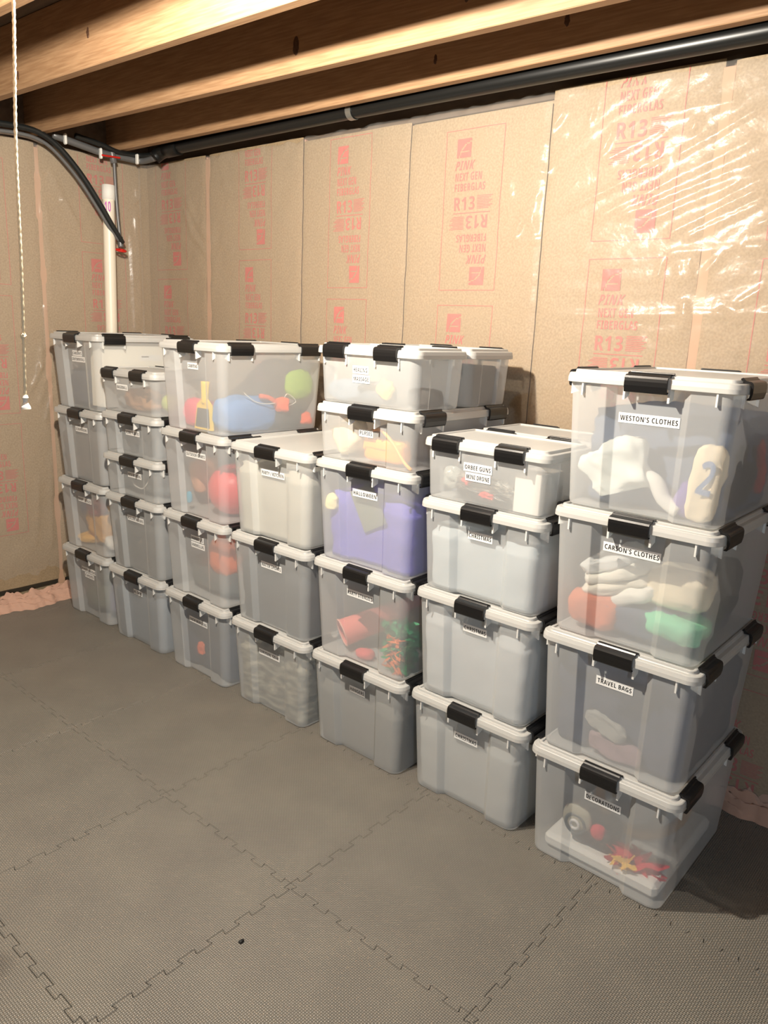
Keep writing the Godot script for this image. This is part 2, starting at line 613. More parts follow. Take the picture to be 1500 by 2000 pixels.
# ---------------------------------------------------------------- insulated walls (wall axes: u right, y up, z out)
var wn := FastNoiseLite.new()
var seams := []

func batt_h(u: float, y: float, u0: float, u1: float) -> float:
	var e := minf(u - u0, u1 - u) / 0.03
	var s := 1.0 - pow(clampf(1.0 - e, 0.0, 1.0), 2.0)
	return 0.0325 + 0.0035 * s + 0.004 * wn.get_noise_2d(u * 4.0, y * 4.0) + 0.0015 * wn.get_noise_2d(u * 18.0 + 5.0, y * 11.0)

func batt(called_label: String, u0: float, u1: float, y0: float, y1: float, wall: Transform3D, prints: Array, group: String) -> void:
	var nu := int((u1 - u0) / 0.015)
	var ny := int((y1 - y0) / 0.02)
	var t := thing("insulation_batt", called_label, "insulation", wall, group)
	part("facing", grid(nu, ny, func(a: float, b: float) -> Vector3:
		var u := lerpf(u0, u1, a)
		var y := lerpf(y0, y1, b)
		return Vector3(u, y, batt_h(u, y, u0, u1)), false, Vector2((u1 - u0) / 0.6, (y1 - y0) / 0.6)), M.kraft, t)
	# the fibreglass behind the facing
	part("fibre", box(Vector3(u1 - u0 - 0.01, y1 - y0 - 0.004, 0.022), 0.004), M.pinkfluff, t, Transform3D(Basis(), Vector3((u0 + u1) / 2, (y0 + y1) / 2, 0.008)))
	for p in prints:                              # [left, top, width, height]
		var st := new_st()
		print_panel(st, p[0], p[1], p[2], p[3], u0, u1, y0, y1, p[4] if p.size() > 4 else false)
		part("print", st.commit(), M.print, t)

func print_panel(st: SurfaceTool, x: float, top: float, w: float, h: float, u0: float, u1: float, ymin: float, ymax: float, faded: bool) -> void:
	var put := func(a: Vector2, b: Vector2, c: Vector2) -> void:
		var q := []
		for p in [a, b, c]:
			q.append(Vector3(x + p.x * w, top - p.y * h, 0))
		for p in q:
			if p.x < u0 + 0.002 or p.x > u1 - 0.002 or p.y < ymin or p.y > ymax: return
		for i in 3: q[i].z = batt_h(q[i].x, q[i].y, u0, u1) + 0.0012
		flat_tri(st, q[0], q[1], q[2])
	var rect := func(x0: float, y0: float, x1: float, y1: float, nx: int, ny: int) -> void:
		for i in nx:
			for j in ny:
				var a := Vector2(lerpf(x0, x1, float(i) / nx), lerpf(y0, y1, float(j) / ny))
				var c := Vector2(lerpf(x0, x1, float(i + 1) / nx), lerpf(y0, y1, float(j + 1) / ny))
				put.call(a, Vector2(c.x, a.y), c)
				put.call(a, c, Vector2(a.x, c.y))
	var lt := 0.0045 / w * 0.55
	var ltv := 0.0045 / h * 0.55
	rect.call(0.0, 0.0, 1.0, ltv, 12, 1)
	rect.call(0.0, 1.0 - ltv, 1.0, 1.0, 12, 1)
	rect.call(0.0, 0.0, lt, 1.0, 1, 30)
	rect.call(1.0 - lt, 0.0, 1.0, 1.0, 1, 30)
	rect.call(0.19, 0.508, 0.84, 0.508 + ltv * 1.3, 10, 1)
	for turned in 2:
		var f := func(p: Vector2) -> Vector2: return p if turned == 0 else Vector2(1.0 - p.x, 1.02 - p.y)
		var letters := func(text: String, x0: float, y0: float, x1: float, y1: float, slant: float) -> void:
			var V := word(text)
			for i in range(0, V.size(), 3):
				var q := []
				for m in 3:
					var v := V[i + m]
					q.append(f.call(Vector2(lerpf(x0, x1, v.x + 0.5) + v.y * slant, lerpf(y1, y0, v.y + 0.5))))
				put.call(q[0], q[1], q[2])
		# emblem: a square with a swoosh left clear
		var n := 14
		for i in n:
			for j in n:
				var a := Vector2((i + 0.5) / n, (j + 0.5) / n)
				var arc := Vector2(a.x - 1.05, a.y - 1.05).length()
				if absf(arc - 0.86) < 0.035 or (a.y > 0.62 and a.y < 0.69 and a.x > 0.2 and a.x < 0.85) or (a.y > 0.76 and a.y < 0.81 and a.x > 0.3 and a.x < 0.8): continue
				var p0: Vector2 = Vector2(0.20 + 0.25 * i / n, 0.055 + 0.115 * j / n)
				var p1: Vector2 = Vector2(0.20 + 0.25 * (i + 1) / n, 0.055 + 0.115 * (j + 1) / n)
				put.call(f.call(p0), f.call(Vector2(p1.x, p0.y)), f.call(p1))
				put.call(f.call(p0), f.call(p1), f.call(Vector2(p0.x, p1.y)))
		letters.call("PINK", 0.20, 0.190, 0.52, 0.245, 0.03)
		letters.call("NEXT GEN", 0.20, 0.262, 0.66, 0.312, 0.0)
		letters.call("FIBERGLAS", 0.20, 0.328, 0.73, 0.376, 0.0)
		letters.call("R13", 0.20, 0.410, 0.57, 0.492, 0.0)
		# fine print beside the rating
		for r in 9:
			var y0 := 0.408 + 0.0095 * r
			var q0: Vector2 = f.call(Vector2(0.61, y0))
			var q1: Vector2 = f.call(Vector2(0.87 - 0.03 * ((r * 7) % 3), y0 + 0.0045))
			rect.call(minf(q0.x, q1.x), minf(q0.y, q1.y), maxf(q0.x, q1.x), maxf(q0.y, q1.y), 4, 1)

# folds pressed into a plastic sheet
func folds(u: float, y: float, F: Array, wdt: float, amp: float) -> float:
	var h := 0.0
	var p := Vector2(u, y)
	for k in F.size():
		var s: Vector4 = F[k]
		var a := Vector2(s.x, s.y)
		var ab := Vector2(s.z, s.w) - a
		var t := clampf((p - a).dot(ab) / ab.length_squared(), 0.0, 1.0)
		var q := p - (a + ab * t)
		var d := q.length()
		if d > wdt * 3.2: continue
		var w := wdt * (0.7 + 0.6 * fposmod(k * 0.37, 1.0))
		var m := smoothstep(0.0, 0.12, t) * smoothstep(0.0, 0.12, 1.0 - t)
		if t <= 0.0 or t >= 1.0: m = 0.0
		var x := d / w
		h += amp * m * exp(-x * x) * (0.7 + 0.6 * fposmod(k * 0.61, 1.0))
	return h

# ---------------------------------------------------------------- floor mat
func seam(n: int, length: float) -> PackedVector2Array:
	var P := PackedVector2Array()
	var p := length / n
	P.append(Vector2(0, 0))
	for k in n:
		var t := k * p
		var d := 0.0170
		P.append(Vector2(t + 0.285 * p, 0)); P.append(Vector2(t + 0.27 * p, d * 0.35)); P.append(Vector2(t + 0.235 * p, d * 0.9)); P.append(Vector2(t + 0.26 * p, d))
		P.append(Vector2(t + 0.74 * p, d)); P.append(Vector2(t + 0.765 * p, d * 0.9)); P.append(Vector2(t + 0.73 * p, d * 0.35)); P.append(Vector2(t + 0.715 * p, 0))
	return P

func foam_tile(x0: float, z0: float, s: float, floor_node: Node3D) -> void:
	var S := seam(7, s)
	var P := PackedVector2Array()
	for q in S: P.append(Vector2(x0 + q.x, z0 + q.y))                       # low z edge
	for q in S: P.append(Vector2(x0 + s + q.y, z0 + q.x))                   # high x edge
	var R := S.duplicate(); R.append(Vector2(s, 0)); R.reverse()
	for i in R.size() - 1: P.append(Vector2(x0 + R[i].x, z0 + s + R[i].y))  # high z edge
	for i in R.size() - 1: P.append(Vector2(x0 + R[i].y, z0 + R[i].x))      # low x edge
	var n := P.size()
	var ins := func(d: float) -> PackedVector2Array:
		var Q := PackedVector2Array()
		for i in n:
			var a := (P[i] - P[(i + n - 1) % n]).normalized()
			var b := (P[(i + 1) % n] - P[i]).normalized()
			var na := Vector2(-a.y, a.x)
			var nb := Vector2(-b.y, b.x)
			var m := (na + nb)
			m = m / maxf(0.5, m.dot(na)) if m.length() > 0.05 else na
			Q.append(P[i] + m * d)
		return Q
	var outer: PackedVector2Array = ins.call(0.0006)
	var inner: PackedVector2Array = ins.call(0.0020)
	var st := new_st()
	var put := func(a: Vector3, b: Vector3, c: Vector3, o: Vector3) -> void:
		var g := (c - a).cross(b - a)
		if g.length_squared() < 1e-18: return
		g = g.normalized()
		if g.dot(o) < 0.0:
			var t := b; b = c; c = t
			g = -g
		for v in [a, b, c]:
			st.set_normal(g); st.set_uv(Vector2(v.x, v.z) / 0.046); st.set_uv2(Vector2(v.x, v.z) / 1.7); st.add_vertex(v)
	var T := Geometry2D.triangulate_polygon(inner)
	for k in range(0, T.size(), 3):
		put.call(Vector3(inner[T[k]].x, 0, inner[T[k]].y), Vector3(inner[T[k + 1]].x, 0, inner[T[k + 1]].y), Vector3(inner[T[k + 2]].x, 0, inner[T[k + 2]].y), Vector3.UP)
	for i in n:
		var j := (i + 1) % n
		var d := (outer[j] - outer[i])
		var o := Vector3(d.y, 0, -d.x)
		var a := Vector3(inner[i].x, 0, inner[i].y)
		var b := Vector3(inner[j].x, 0, inner[j].y)
		var c := Vector3(outer[j].x, -0.0014, outer[j].y)
		var e := Vector3(outer[i].x, -0.0014, outer[i].y)
		put.call(a, b, c, o + Vector3.UP * 0.01); put.call(a, c, e, o + Vector3.UP * 0.01)
		var c2 := Vector3(c.x, -0.012, c.z)
		var e2 := Vector3(e.x, -0.012, e.z)
		put.call(e, c, c2, o); put.call(e, c2, e2, o)
	part("foam_tile", st.commit(), M.mat, floor_node)

# ================================================================ scene
func _ready() -> void:
	# ---- camera, world, light
	var cam := Camera3D.new()
	cam.name = "camera"
	cam.keep_aspect = Camera3D.KEEP_HEIGHT
	cam.fov = 67.92
	cam.near = 0.05
	cam.far = 60.0
	add_child(cam)
	cam.transform = Transform3D(Basis(Vector3(0.7539, 0.0412, -0.6557), Vector3(-0.1844, 0.9712, -0.1510), Vector3(0.6306, 0.2348, 0.7398)).orthonormalized(), Vector3(3.4622, 1.5141, 2.5341))
	cam.current = true
	var env := Environment.new()
	env.background_mode = Environment.BG_COLOR
	env.background_color = Color.BLACK
	env.tonemap_mode = Environment.TONE_MAPPER_LINEAR
	env.tonemap_exposure = EXPOSURE
	env.sdfgi_enabled = true
	env.ssao_enabled = true
	env.ssil_enabled = true
	var we := WorldEnvironment.new()
	we.name = "world"
	we.environment = env
	add_child(we)
	var face := SystemFont.new()
	face.font_names = PackedStringArray(["Droid Sans"])
	face.font_weight = 700
	font = FontVariation.new()
	font.base_font = face
	font.spacing_glyph = 3
	wn.seed = 3
	wn.frequency = 1.0
	wn.fractal_octaves = 3
	make_materials()
	ceiling_lamp(Vector3(1.90, 2.262, 1.715), 5.2, Color(1.0, 0.965, 0.905), "bare bulb in a white pull-cord holder nearest the stacked bins")
	ceiling_lamp(Vector3(5.7, 2.262, 4.35), 3.2, Color(0.80, 0.90, 1.0), "bare bulb in a white holder at the far end of the basement")
	build_room()
	build_pipes()
	build_bins()
	build_contents()

func ceiling_lamp(at: Vector3, energy: float, c: Color, label: String) -> void:
	var t := thing("ceiling_lamp", label, "lamp", Transform3D(Basis(), at))
	var glow := std(Color(1, 1, 1), 0.4)
	glow.emission_enabled = true
	glow.emission = c
	glow.emission_energy_multiplier = 6.0
	part("bulb", lathe(PackedVector2Array([Vector2(0.0, -0.034), Vector2(0.012, -0.032), Vector2(0.022, -0.025), Vector2(0.029, -0.013), Vector2(0.031, 0.0), Vector2(0.028, 0.014), Vector2(0.020, 0.028), Vector2(0.0145, 0.042), Vector2(0.0135, 0.05)])), glow, t)
	part("holder", lathe(PackedVector2Array([Vector2(0.0135, 0.046), Vector2(0.024, 0.046), Vector2(0.027, 0.052), Vector2(0.028, 0.072), Vector2(0.055, 0.078), Vector2(0.057, 0.086), Vector2(0.0, 0.086)])), M.white, t)
	var l := OmniLight3D.new()
	l.name = "bulb_light"
	l.light_color = c
	l.light_energy = energy
	l.light_size = 0.03
	l.omni_range = 14.0
	l.omni_attenuation = 2.0
	l.shadow_enabled = true
	t.add_child(l)

func build_room() -> void:
	var X0 := -0.50
	var X1 := 7.2
	var Z1 := 6.2
	# ---- floor with its foam tiles
	var fl := struct("floor", box(Vector3(X1 - X0 + 0.4, 0.1, Z1 + 0.4), 0.01), M.concrete, Transform3D(Basis(), Vector3((X0 + X1) / 2, -0.063, Z1 / 2)))
	var tiles := Node3D.new()
	tiles.name = "foam_mat"
	fl.add_child(tiles)
	tiles.position = -fl.position
	var s := 0.606
	for i in range(-2, 9):
		for j in range(-1, 7):
			var x := 0.300 + (i - 0) * s
			var z := 0.078 + j * s
			if x + s < -0.47 or z + s < 0.0: continue
			foam_tile(x, z, s, tiles)
	# ---- walls
	var back := Transform3D(Basis(), Vector3.ZERO)
	var left := Transform3D(Basis(Vector3.UP, PI / 2), Vector3(X0, 0, 0))
	struct("trim_1", box(Vector3(X1 - X0, 0.28, 0.012), 0.002), M.rim, Transform3D(Basis(), Vector3((X0 + X1) / 2, 2.445, -0.008)))
	struct("trim_2", box(Vector3(0.012, 0.28, Z1), 0.002), M.rim, Transform3D(Basis(), Vector3(X0 - 0.008, 2.445, Z1 / 2)))
	struct("wall_back", box(Vector3(X1 - X0 + 0.4, 2.64, 0.12), 0.005), M.kraft, Transform3D(Basis(), Vector3((X0 + X1) / 2, 1.3, -0.075)))
	struct("wall_left", box(Vector3(0.12, 2.64, Z1 + 0.4), 0.005), M.kraft, Transform3D(Basis(), Vector3(X0 - 0.075, 1.3, Z1 / 2)))
	struct("wall_right", box(Vector3(0.12, 2.64, Z1 + 0.4), 0.005), M.kraft, Transform3D(Basis(), Vector3(X1 + 0.06, 1.3, Z1 / 2)))
	struct("wall_front", box(Vector3(X1 - X0 + 0.4, 2.64, 0.12), 0.005), M.kraft, Transform3D(Basis(), Vector3((X0 + X1) / 2, 1.3, Z1 + 0.06)))
	struct("ceiling", box(Vector3(X1 - X0 + 0.4, 0.03, Z1 + 0.4), 0.003), M.rim, Transform3D(Basis(), Vector3((X0 + X1) / 2, 2.605, Z1 / 2)))
	# ---- joists: far bottom edge at x = 0 and its drift per metre
	var J := [[0.206, -0.012, "ceiling joist closest to the back wall, with the black pipe hung below it"], [0.616, -0.0485, "second wooden ceiling joist out from the back wall"], [1.014, -0.034, "third wooden ceiling joist out from the back wall, its lower half brightly lit"],
		[1.428, -0.02, "fourth wooden ceiling joist out, at the upper left corner of the picture"], [1.84, -0.01, ""], [2.25, 0.0, ""], [2.66, 0.0, ""], [3.07, 0.0, ""], [3.48, 0.0, ""], [3.89, 0.0, ""], [4.3, 0.0, ""], [4.71, 0.0, ""], [5.12, 0.0, ""], [5.53, 0.0, ""]]
	var n_j := -1
	for j in J:
		var L := X1 - X0 + 0.1
		var ang := -atan(j[1])
		var mid := Vector3((X0 + X1) / 2 - 0.05, 2.35 + 0.119, j[0] + 0.019 + j[1] * ((X0 + X1) / 2))
		n_j += 1
		var lab: String = j[2] if j[2] != "" else "%s wooden ceiling joist out from the back wall, outside the picture" % ["", "", "", "", "fifth", "sixth", "seventh", "eighth", "ninth", "tenth", "eleventh", "twelfth", "thirteenth", "fourteenth"][n_j]
		single("ceiling_joist", box(Vector3(L, 0.238, 0.038), 0.0025), M.wood, lab, "joist", Transform3D(Basis(Vector3.UP, ang), mid), "ceiling joists")
	var knots := [["ceiling_joist_002", 0.75, 2.455, 1.0], ["ceiling_joist_002", 1.40, 2.475, 1.2], ["ceiling_joist_002", 0.25, 2.40, 0.9], ["ceiling_joist_001", 1.32, 2.43, 1.7], ["ceiling_joist_001", 2.0, 2.44, 0.8], ["ceiling_joist", 2.14, 2.455, 1.1], ["ceiling_joist", 1.64, 2.43, 0.9]]
	var dark_wood := std(Color(0.33, 0.22, 0.15), 0.7)
	for k in knots:
		var jo: Node3D = get_node(NodePath(k[0]))
		var lx: float = k[1] - jo.position.x
		part("knot", blob(Vector3(0.016, 0.034, 0.004) * Vector3(k[3], k[3], 1.0), 1.0, 0.003, 90.0, int(k[1] * 100)), dark_wood, jo, Transform3D(Basis(), Vector3(lx, k[2] - jo.position.y, 0.019)))
	# ---- studs showing between the batts
	var stud := box(Vector3(0.038, 2.29, 0.012), 0.002)
	for u in [0.07, 0.77, 1.39, 2.01, 2.60, 3.21, 3.82, 4.43, 5.04, 5.65, 6.26]:
		pass
	var st_lab := {0.072: "pinkish wall stud in the gap between the two batts nearest the corner", 2.585: "pale wall stud in the gap right of the R13 print above the clothes bins"}
	for u in st_lab:
		single("wall_stud", stud, M.stud, st_lab[u], "stud", Transform3D(Basis(), Vector3(u, 1.155, 0.026)), "wall studs")
	single("wall_stud", stud, M.stud, "wall stud showing on the left wall behind the white pipe's neighbour batt", "stud", left * Transform3D(Basis(), Vector3(-0.645, 1.155, 0.026)), "wall studs")
	# ---- batts on the back wall: [u0, u1, label, prints]
	var bb := [
		[-0.49, 0.055, "kraft-faced insulation batt in the corner beside the white pipe", [[-0.385, 2.385, 0.275, 0.611], [-0.385, 1.727, 0.275, 0.611], [-0.385, 1.07, 0.275, 0.611]], 2.318],
		[0.087, 0.772, "kraft-faced insulation batt above the bin tagged CAMPING", [[0.325, 2.465, 0.24, 0.607], [0.325, 1.81, 0.24, 0.607], [0.325, 1.155, 0.24, 0.607]], 2.318],
		[0.777, 1.388, "kraft-faced insulation batt above the bin tagged PARTY / KITCHEN, its emblem half printed", [[0.945, 2.288, 0.24, 0.61], [0.945, 1.632, 0.24, 0.61], [0.945, 0.98, 0.24, 0.61]], 2.300],
		[1.392, 2.008, "kraft-faced insulation batt above the bins tagged HEALING and MASSAGE", [[1.567, 2.243, 0.26, 0.575], [1.567, 1.613, 0.26, 0.60], [1.567, 0.97, 0.26, 0.6]], 2.288],
		[2.012, 2.572, "kraft-faced insulation batt above WESTON'S CLOTHES, under shiny wrinkled plastic", [[2.20, 2.44, 0.27, 0.614], [2.20, 1.771, 0.27, 0.61], [2.20, 1.11, 0.27, 0.61]], 2.322],
		[2.602, 3.205, "kraft-faced insulation batt at the right edge of the picture", [[2.755, 2.41, 0.26, 0.60], [2.755, 1.76, 0.26, 0.60], [2.765, 1.082, 0.26, 0.60], [2.765, 0.43, 0.26, 0.6]], 2.312],
	]
	for b in bb:
		batt(b[2], b[0], b[1], 0.06, b[4], back, b[3], "insulation batts on the back wall")
	for k in 1:
		batt("kraft-faced insulation batt just right of the picture's edge", 3.21 + k * 0.61, 3.815 + k * 0.61, 0.06, 2.318, back, [], "insulation batts on the back wall")
	# ---- batts on the left wall (u = -z)
	var lb := [
		[-0.636, -0.012, "kraft-faced insulation batt behind the white pipe", [[-0.437, 2.46, 0.25, 0.575], [-0.437, 1.838, 0.25, 0.575], [-0.437, 1.21, 0.25, 0.575]]],
		[-1.27, -0.656, "kraft-faced insulation batt at the left edge, behind the hanging pull cord", [[-1.06, 2.22, 0.25, 0.575], [-1.06, 1.594, 0.25, 0.575], [-1.06, 0.968, 0.25, 0.575]]],
	]
	for b in lb:
		batt(b[2], b[0], b[1], 0.10, 2.318, left, b[3], "insulation batts on the left wall")
	for k in 1:
		batt("kraft-faced insulation batt just left of the picture's edge", -1.885 - k * 0.61, -1.28 - k * 0.61, 0.10, 2.318, left, [], "insulation batts on the left wall")
	# ---- plastic sheeting
	var FR := [Vector4(2.21,2.07,2.42,2.15), Vector4(2.21,2.09,2.25,2.18), Vector4(2.36,2.19,2.65,2.20), Vector4(2.04,1.91,2.45,2.06), Vector4(2.45,2.06,2.71,2.18), Vector4(2.19,1.89,2.72,2.10), Vector4(2.27,1.89,2.73,2.04), Vector4(2.36,1.87,2.74,2.00), Vector4(2.45,1.83,2.74,1.96), Vector4(2.51,1.82,2.75,1.92), Vector4(2.31,2.05,2.42,2.09), Vector4(2.28,2.02,2.34,2.05),
		Vector4(1.89,1.84,2.02,1.84), Vector4(1.90,1.85,1.95,1.95), Vector4(1.95,1.94,1.99,1.86), Vector4(1.98,2.00,1.97,1.88), Vector4(2.00,2.17,2.07,2.26), Vector4(1.83,2.18,2.09,2.17), Vector4(1.92,2.10,2.03,2.05), Vector4(2.16,2.19,2.17,2.26), Vector4(1.88,1.98,1.86,2.05), Vector4(2.50,2.12,2.52,2.18),
		Vector4(2.03,1.58,2.79,1.60), Vector4(2.46,1.78,2.69,1.79), Vector4(2.69,1.79,2.77,1.79), Vector4(2.69,1.62,2.78,1.68), Vector4(2.54,1.64,2.56,1.55), Vector4(2.36,1.57,2.40,1.53), Vector4(2.41,1.52,2.47,1.47), Vector4(2.51,1.75,2.53,1.69), Vector4(2.54,1.76,2.55,1.70), Vector4(2.64,1.61,2.72,1.56), Vector4(2.59,1.71,2.64,1.77), Vector4(2.45,1.70,2.46,1.77),
		Vector4(2.62,1.98,3.1,2.2), Vector4(2.6,1.9,3.1,2.1), Vector4(2.7,1.84,3.1,2.0), Vector4(2.75,1.6,3.1,1.62)]
	var FL := [Vector4(-0.15,2.19,0.10,1.86), Vector4(0.02,2.00,0.12,1.90), Vector4(0.18,1.90,0.30,1.85), Vector4(-0.12,2.08,-0.05,1.97), Vector4(0.19,2.17,0.42,2.16), Vector4(0.23,2.10,0.38,2.07), Vector4(-0.08,1.98,0.09,1.83)]
	var fn := FastNoiseLite.new()
	fn.seed = 11
	fn.frequency = 1.0
	fn.fractal_octaves = 3
	var sheet := grid(430, 190, func(a: float, b: float) -> Vector3:
		var u := lerpf(-0.43, 3.6, a)
		var y := lerpf(0.02, 2.325, b)
		var right_part := smoothstep(1.75, 2.1, u)
		var h := 0.044 + 0.003 * fn.get_noise_2d(u * 5.0, y * 5.0)
		h += right_part * (0.0026 * fn.get_noise_2d(u * 2.4 + y * 1.4, (y - u * 0.55) * 16.0) * smoothstep(1.72, 1.85, y) + 0.0022 * fn.get_noise_2d(u * 2.2, y * 17.0) * (1.0 - smoothstep(1.72, 1.85, y)) + 0.0004 * absf(fn.get_noise_2d(u * 20.0, y * 16.0)))
		h += folds(u, y, FR, 0.011, 0.0085)
		h += folds(u, y, FL, 0.02, 0.008)
		# tucked in at the seam and drawn across the corner
		h -= 0.006 * exp(-pow((u - 2.01) / 0.012, 2.0))
		h += 0.07 * smoothstep(-0.27, -0.43, u)
		# creased along the head and turned back over the plate
		var top := smoothstep(2.26, 2.325, y)
		h += top * (0.012 * fn.get_noise_2d(u * 9.0, 3.0) - 0.03 * smoothstep(2.30, 2.325, y))
		var yy := y + top * 0.018 * fn.get_noise_2d(u * 6.0, 9.0)
		return Vector3(u, yy, h), false, Vector2(4.03 / 0.5, 2.3 / 0.5))
	single("plastic_sheet", sheet, M.film, "clear wrinkled plastic sheet stapled over the back wall's insulation", "plastic sheet", back)
	var F2 := [Vector4(-0.63,2.21,-0.65,1.81), Vector4(-0.65,2.28,-0.64,2.16), Vector4(-0.62,2.05,-0.61,1.70), Vector4(-0.54,2.09,-0.45,1.95), Vector4(-0.60,2.22,-0.42,1.90), Vector4(-0.44,2.13,-0.40,2.02), Vector4(-0.65,1.58,-0.65,1.32), Vector4(-0.65,1.32,-0.67,1.16), Vector4(-0.68,1.36,-0.70,1.22), Vector4(-0.75,1.13,-0.68,1.28), Vector4(-0.63,1.22,-0.66,1.19), Vector4(-0.69,0.96,-0.64,1.12), Vector4(-0.72,1.05,-0.69,1.12),
		Vector4(-0.60,0.95,-0.62,0.30), Vector4(-0.66,0.85,-0.70,0.25), Vector4(-0.74,0.7,-0.78,0.3), Vector4(-0.12,2.20,-0.11,2.13), Vector4(-0.20,2.06,-0.10,2.15), Vector4(-0.13,2.1,-0.125,1.5), Vector4(-0.16,2.0,-0.155,1.4)]
	var sheet2 := grid(170, 190, func(a: float, b: float) -> Vector3:
		var u := lerpf(-1.9, -0.10, a)
		var y := lerpf(0.10, 2.32, b)
		var h := 0.042 + 0.004 * fn.get_noise_2d(u * 6.0 + 9.0, y * 4.0) + 0.0008 * fn.get_noise_2d(u * 16.0, y * 5.0)
		h += folds(u, y, F2, 0.013, 0.009)
		h += 0.025 * smoothstep(-0.26, -0.10, u) - 0.012 * smoothstep(0.25, 0.10, y)
		return Vector3(u, y, h), false, Vector2(1.8 / 0.5, 2.3 / 0.5))
	single("plastic_sheet", sheet2, M.film, "clear wrinkled plastic sheet over the left wall, behind the pull cord", "plastic sheet", left)
	# ---- loose pink fibreglass along the foot of the walls
	var pk := FastNoiseLite.new()
	pk.seed = 8
	pk.frequency = 9.0
	pk.fractal_octaves = 4
	var fluff := func(len: float, wid: float, hgt: float, sd: float) -> ArrayMesh:
		return grid(int(len / 0.01), 22, func(a: float, b: float) -> Vector3:
			var x := (a - 0.5) * len
			var k := pk.get_noise_2d(x * 0.8, sd)
			var w := wid * (1.0 + 0.5 * k) * smoothstep(0.0, 0.03, a) * smoothstep(0.0, 0.03, 1.0 - a)
			var prof := pow(1.0 - b, 0.8)
			var y := hgt * prof * (1.0 + 0.5 * pk.get_noise_2d(x * 1.5, b * 0.4 + sd)) + 0.012 * pk.get_noise_2d(x * 3.0 + 7.0, b * 0.5 + sd) * sin(b * PI)
			return Vector3(x, maxf(y, 0.0005), b * w))
	single("fibreglass_strip", fluff.call(1.8, 0.085, 0.07, 0.0), M.pinkfluff, "strip of pink fibreglass poking out along the foot of the left wall", "insulation", left * Transform3D(Basis(), Vector3(-1.05, 0.0, 0.04)))
	single("fibreglass_strip", fluff.call(1.1, 0.035, 0.09, 4.0), M.pinkfluff, "pink fibreglass in the shade at the foot of the back wall, right of the bins", "insulation", Transform3D(Basis(), Vector3(3.1, 0.0, 0.035)))
	# ---- debris on the mat
	single("crumb", blob(Vector3(0.009, 0.006, 0.014), 1.0, 0.003, 180.0, 4), M.pin, "small dark crumb on the foam mat in the foreground", "crumb", Transform3D(Basis(), Vector3(2.186, 0.003, 1.518)))

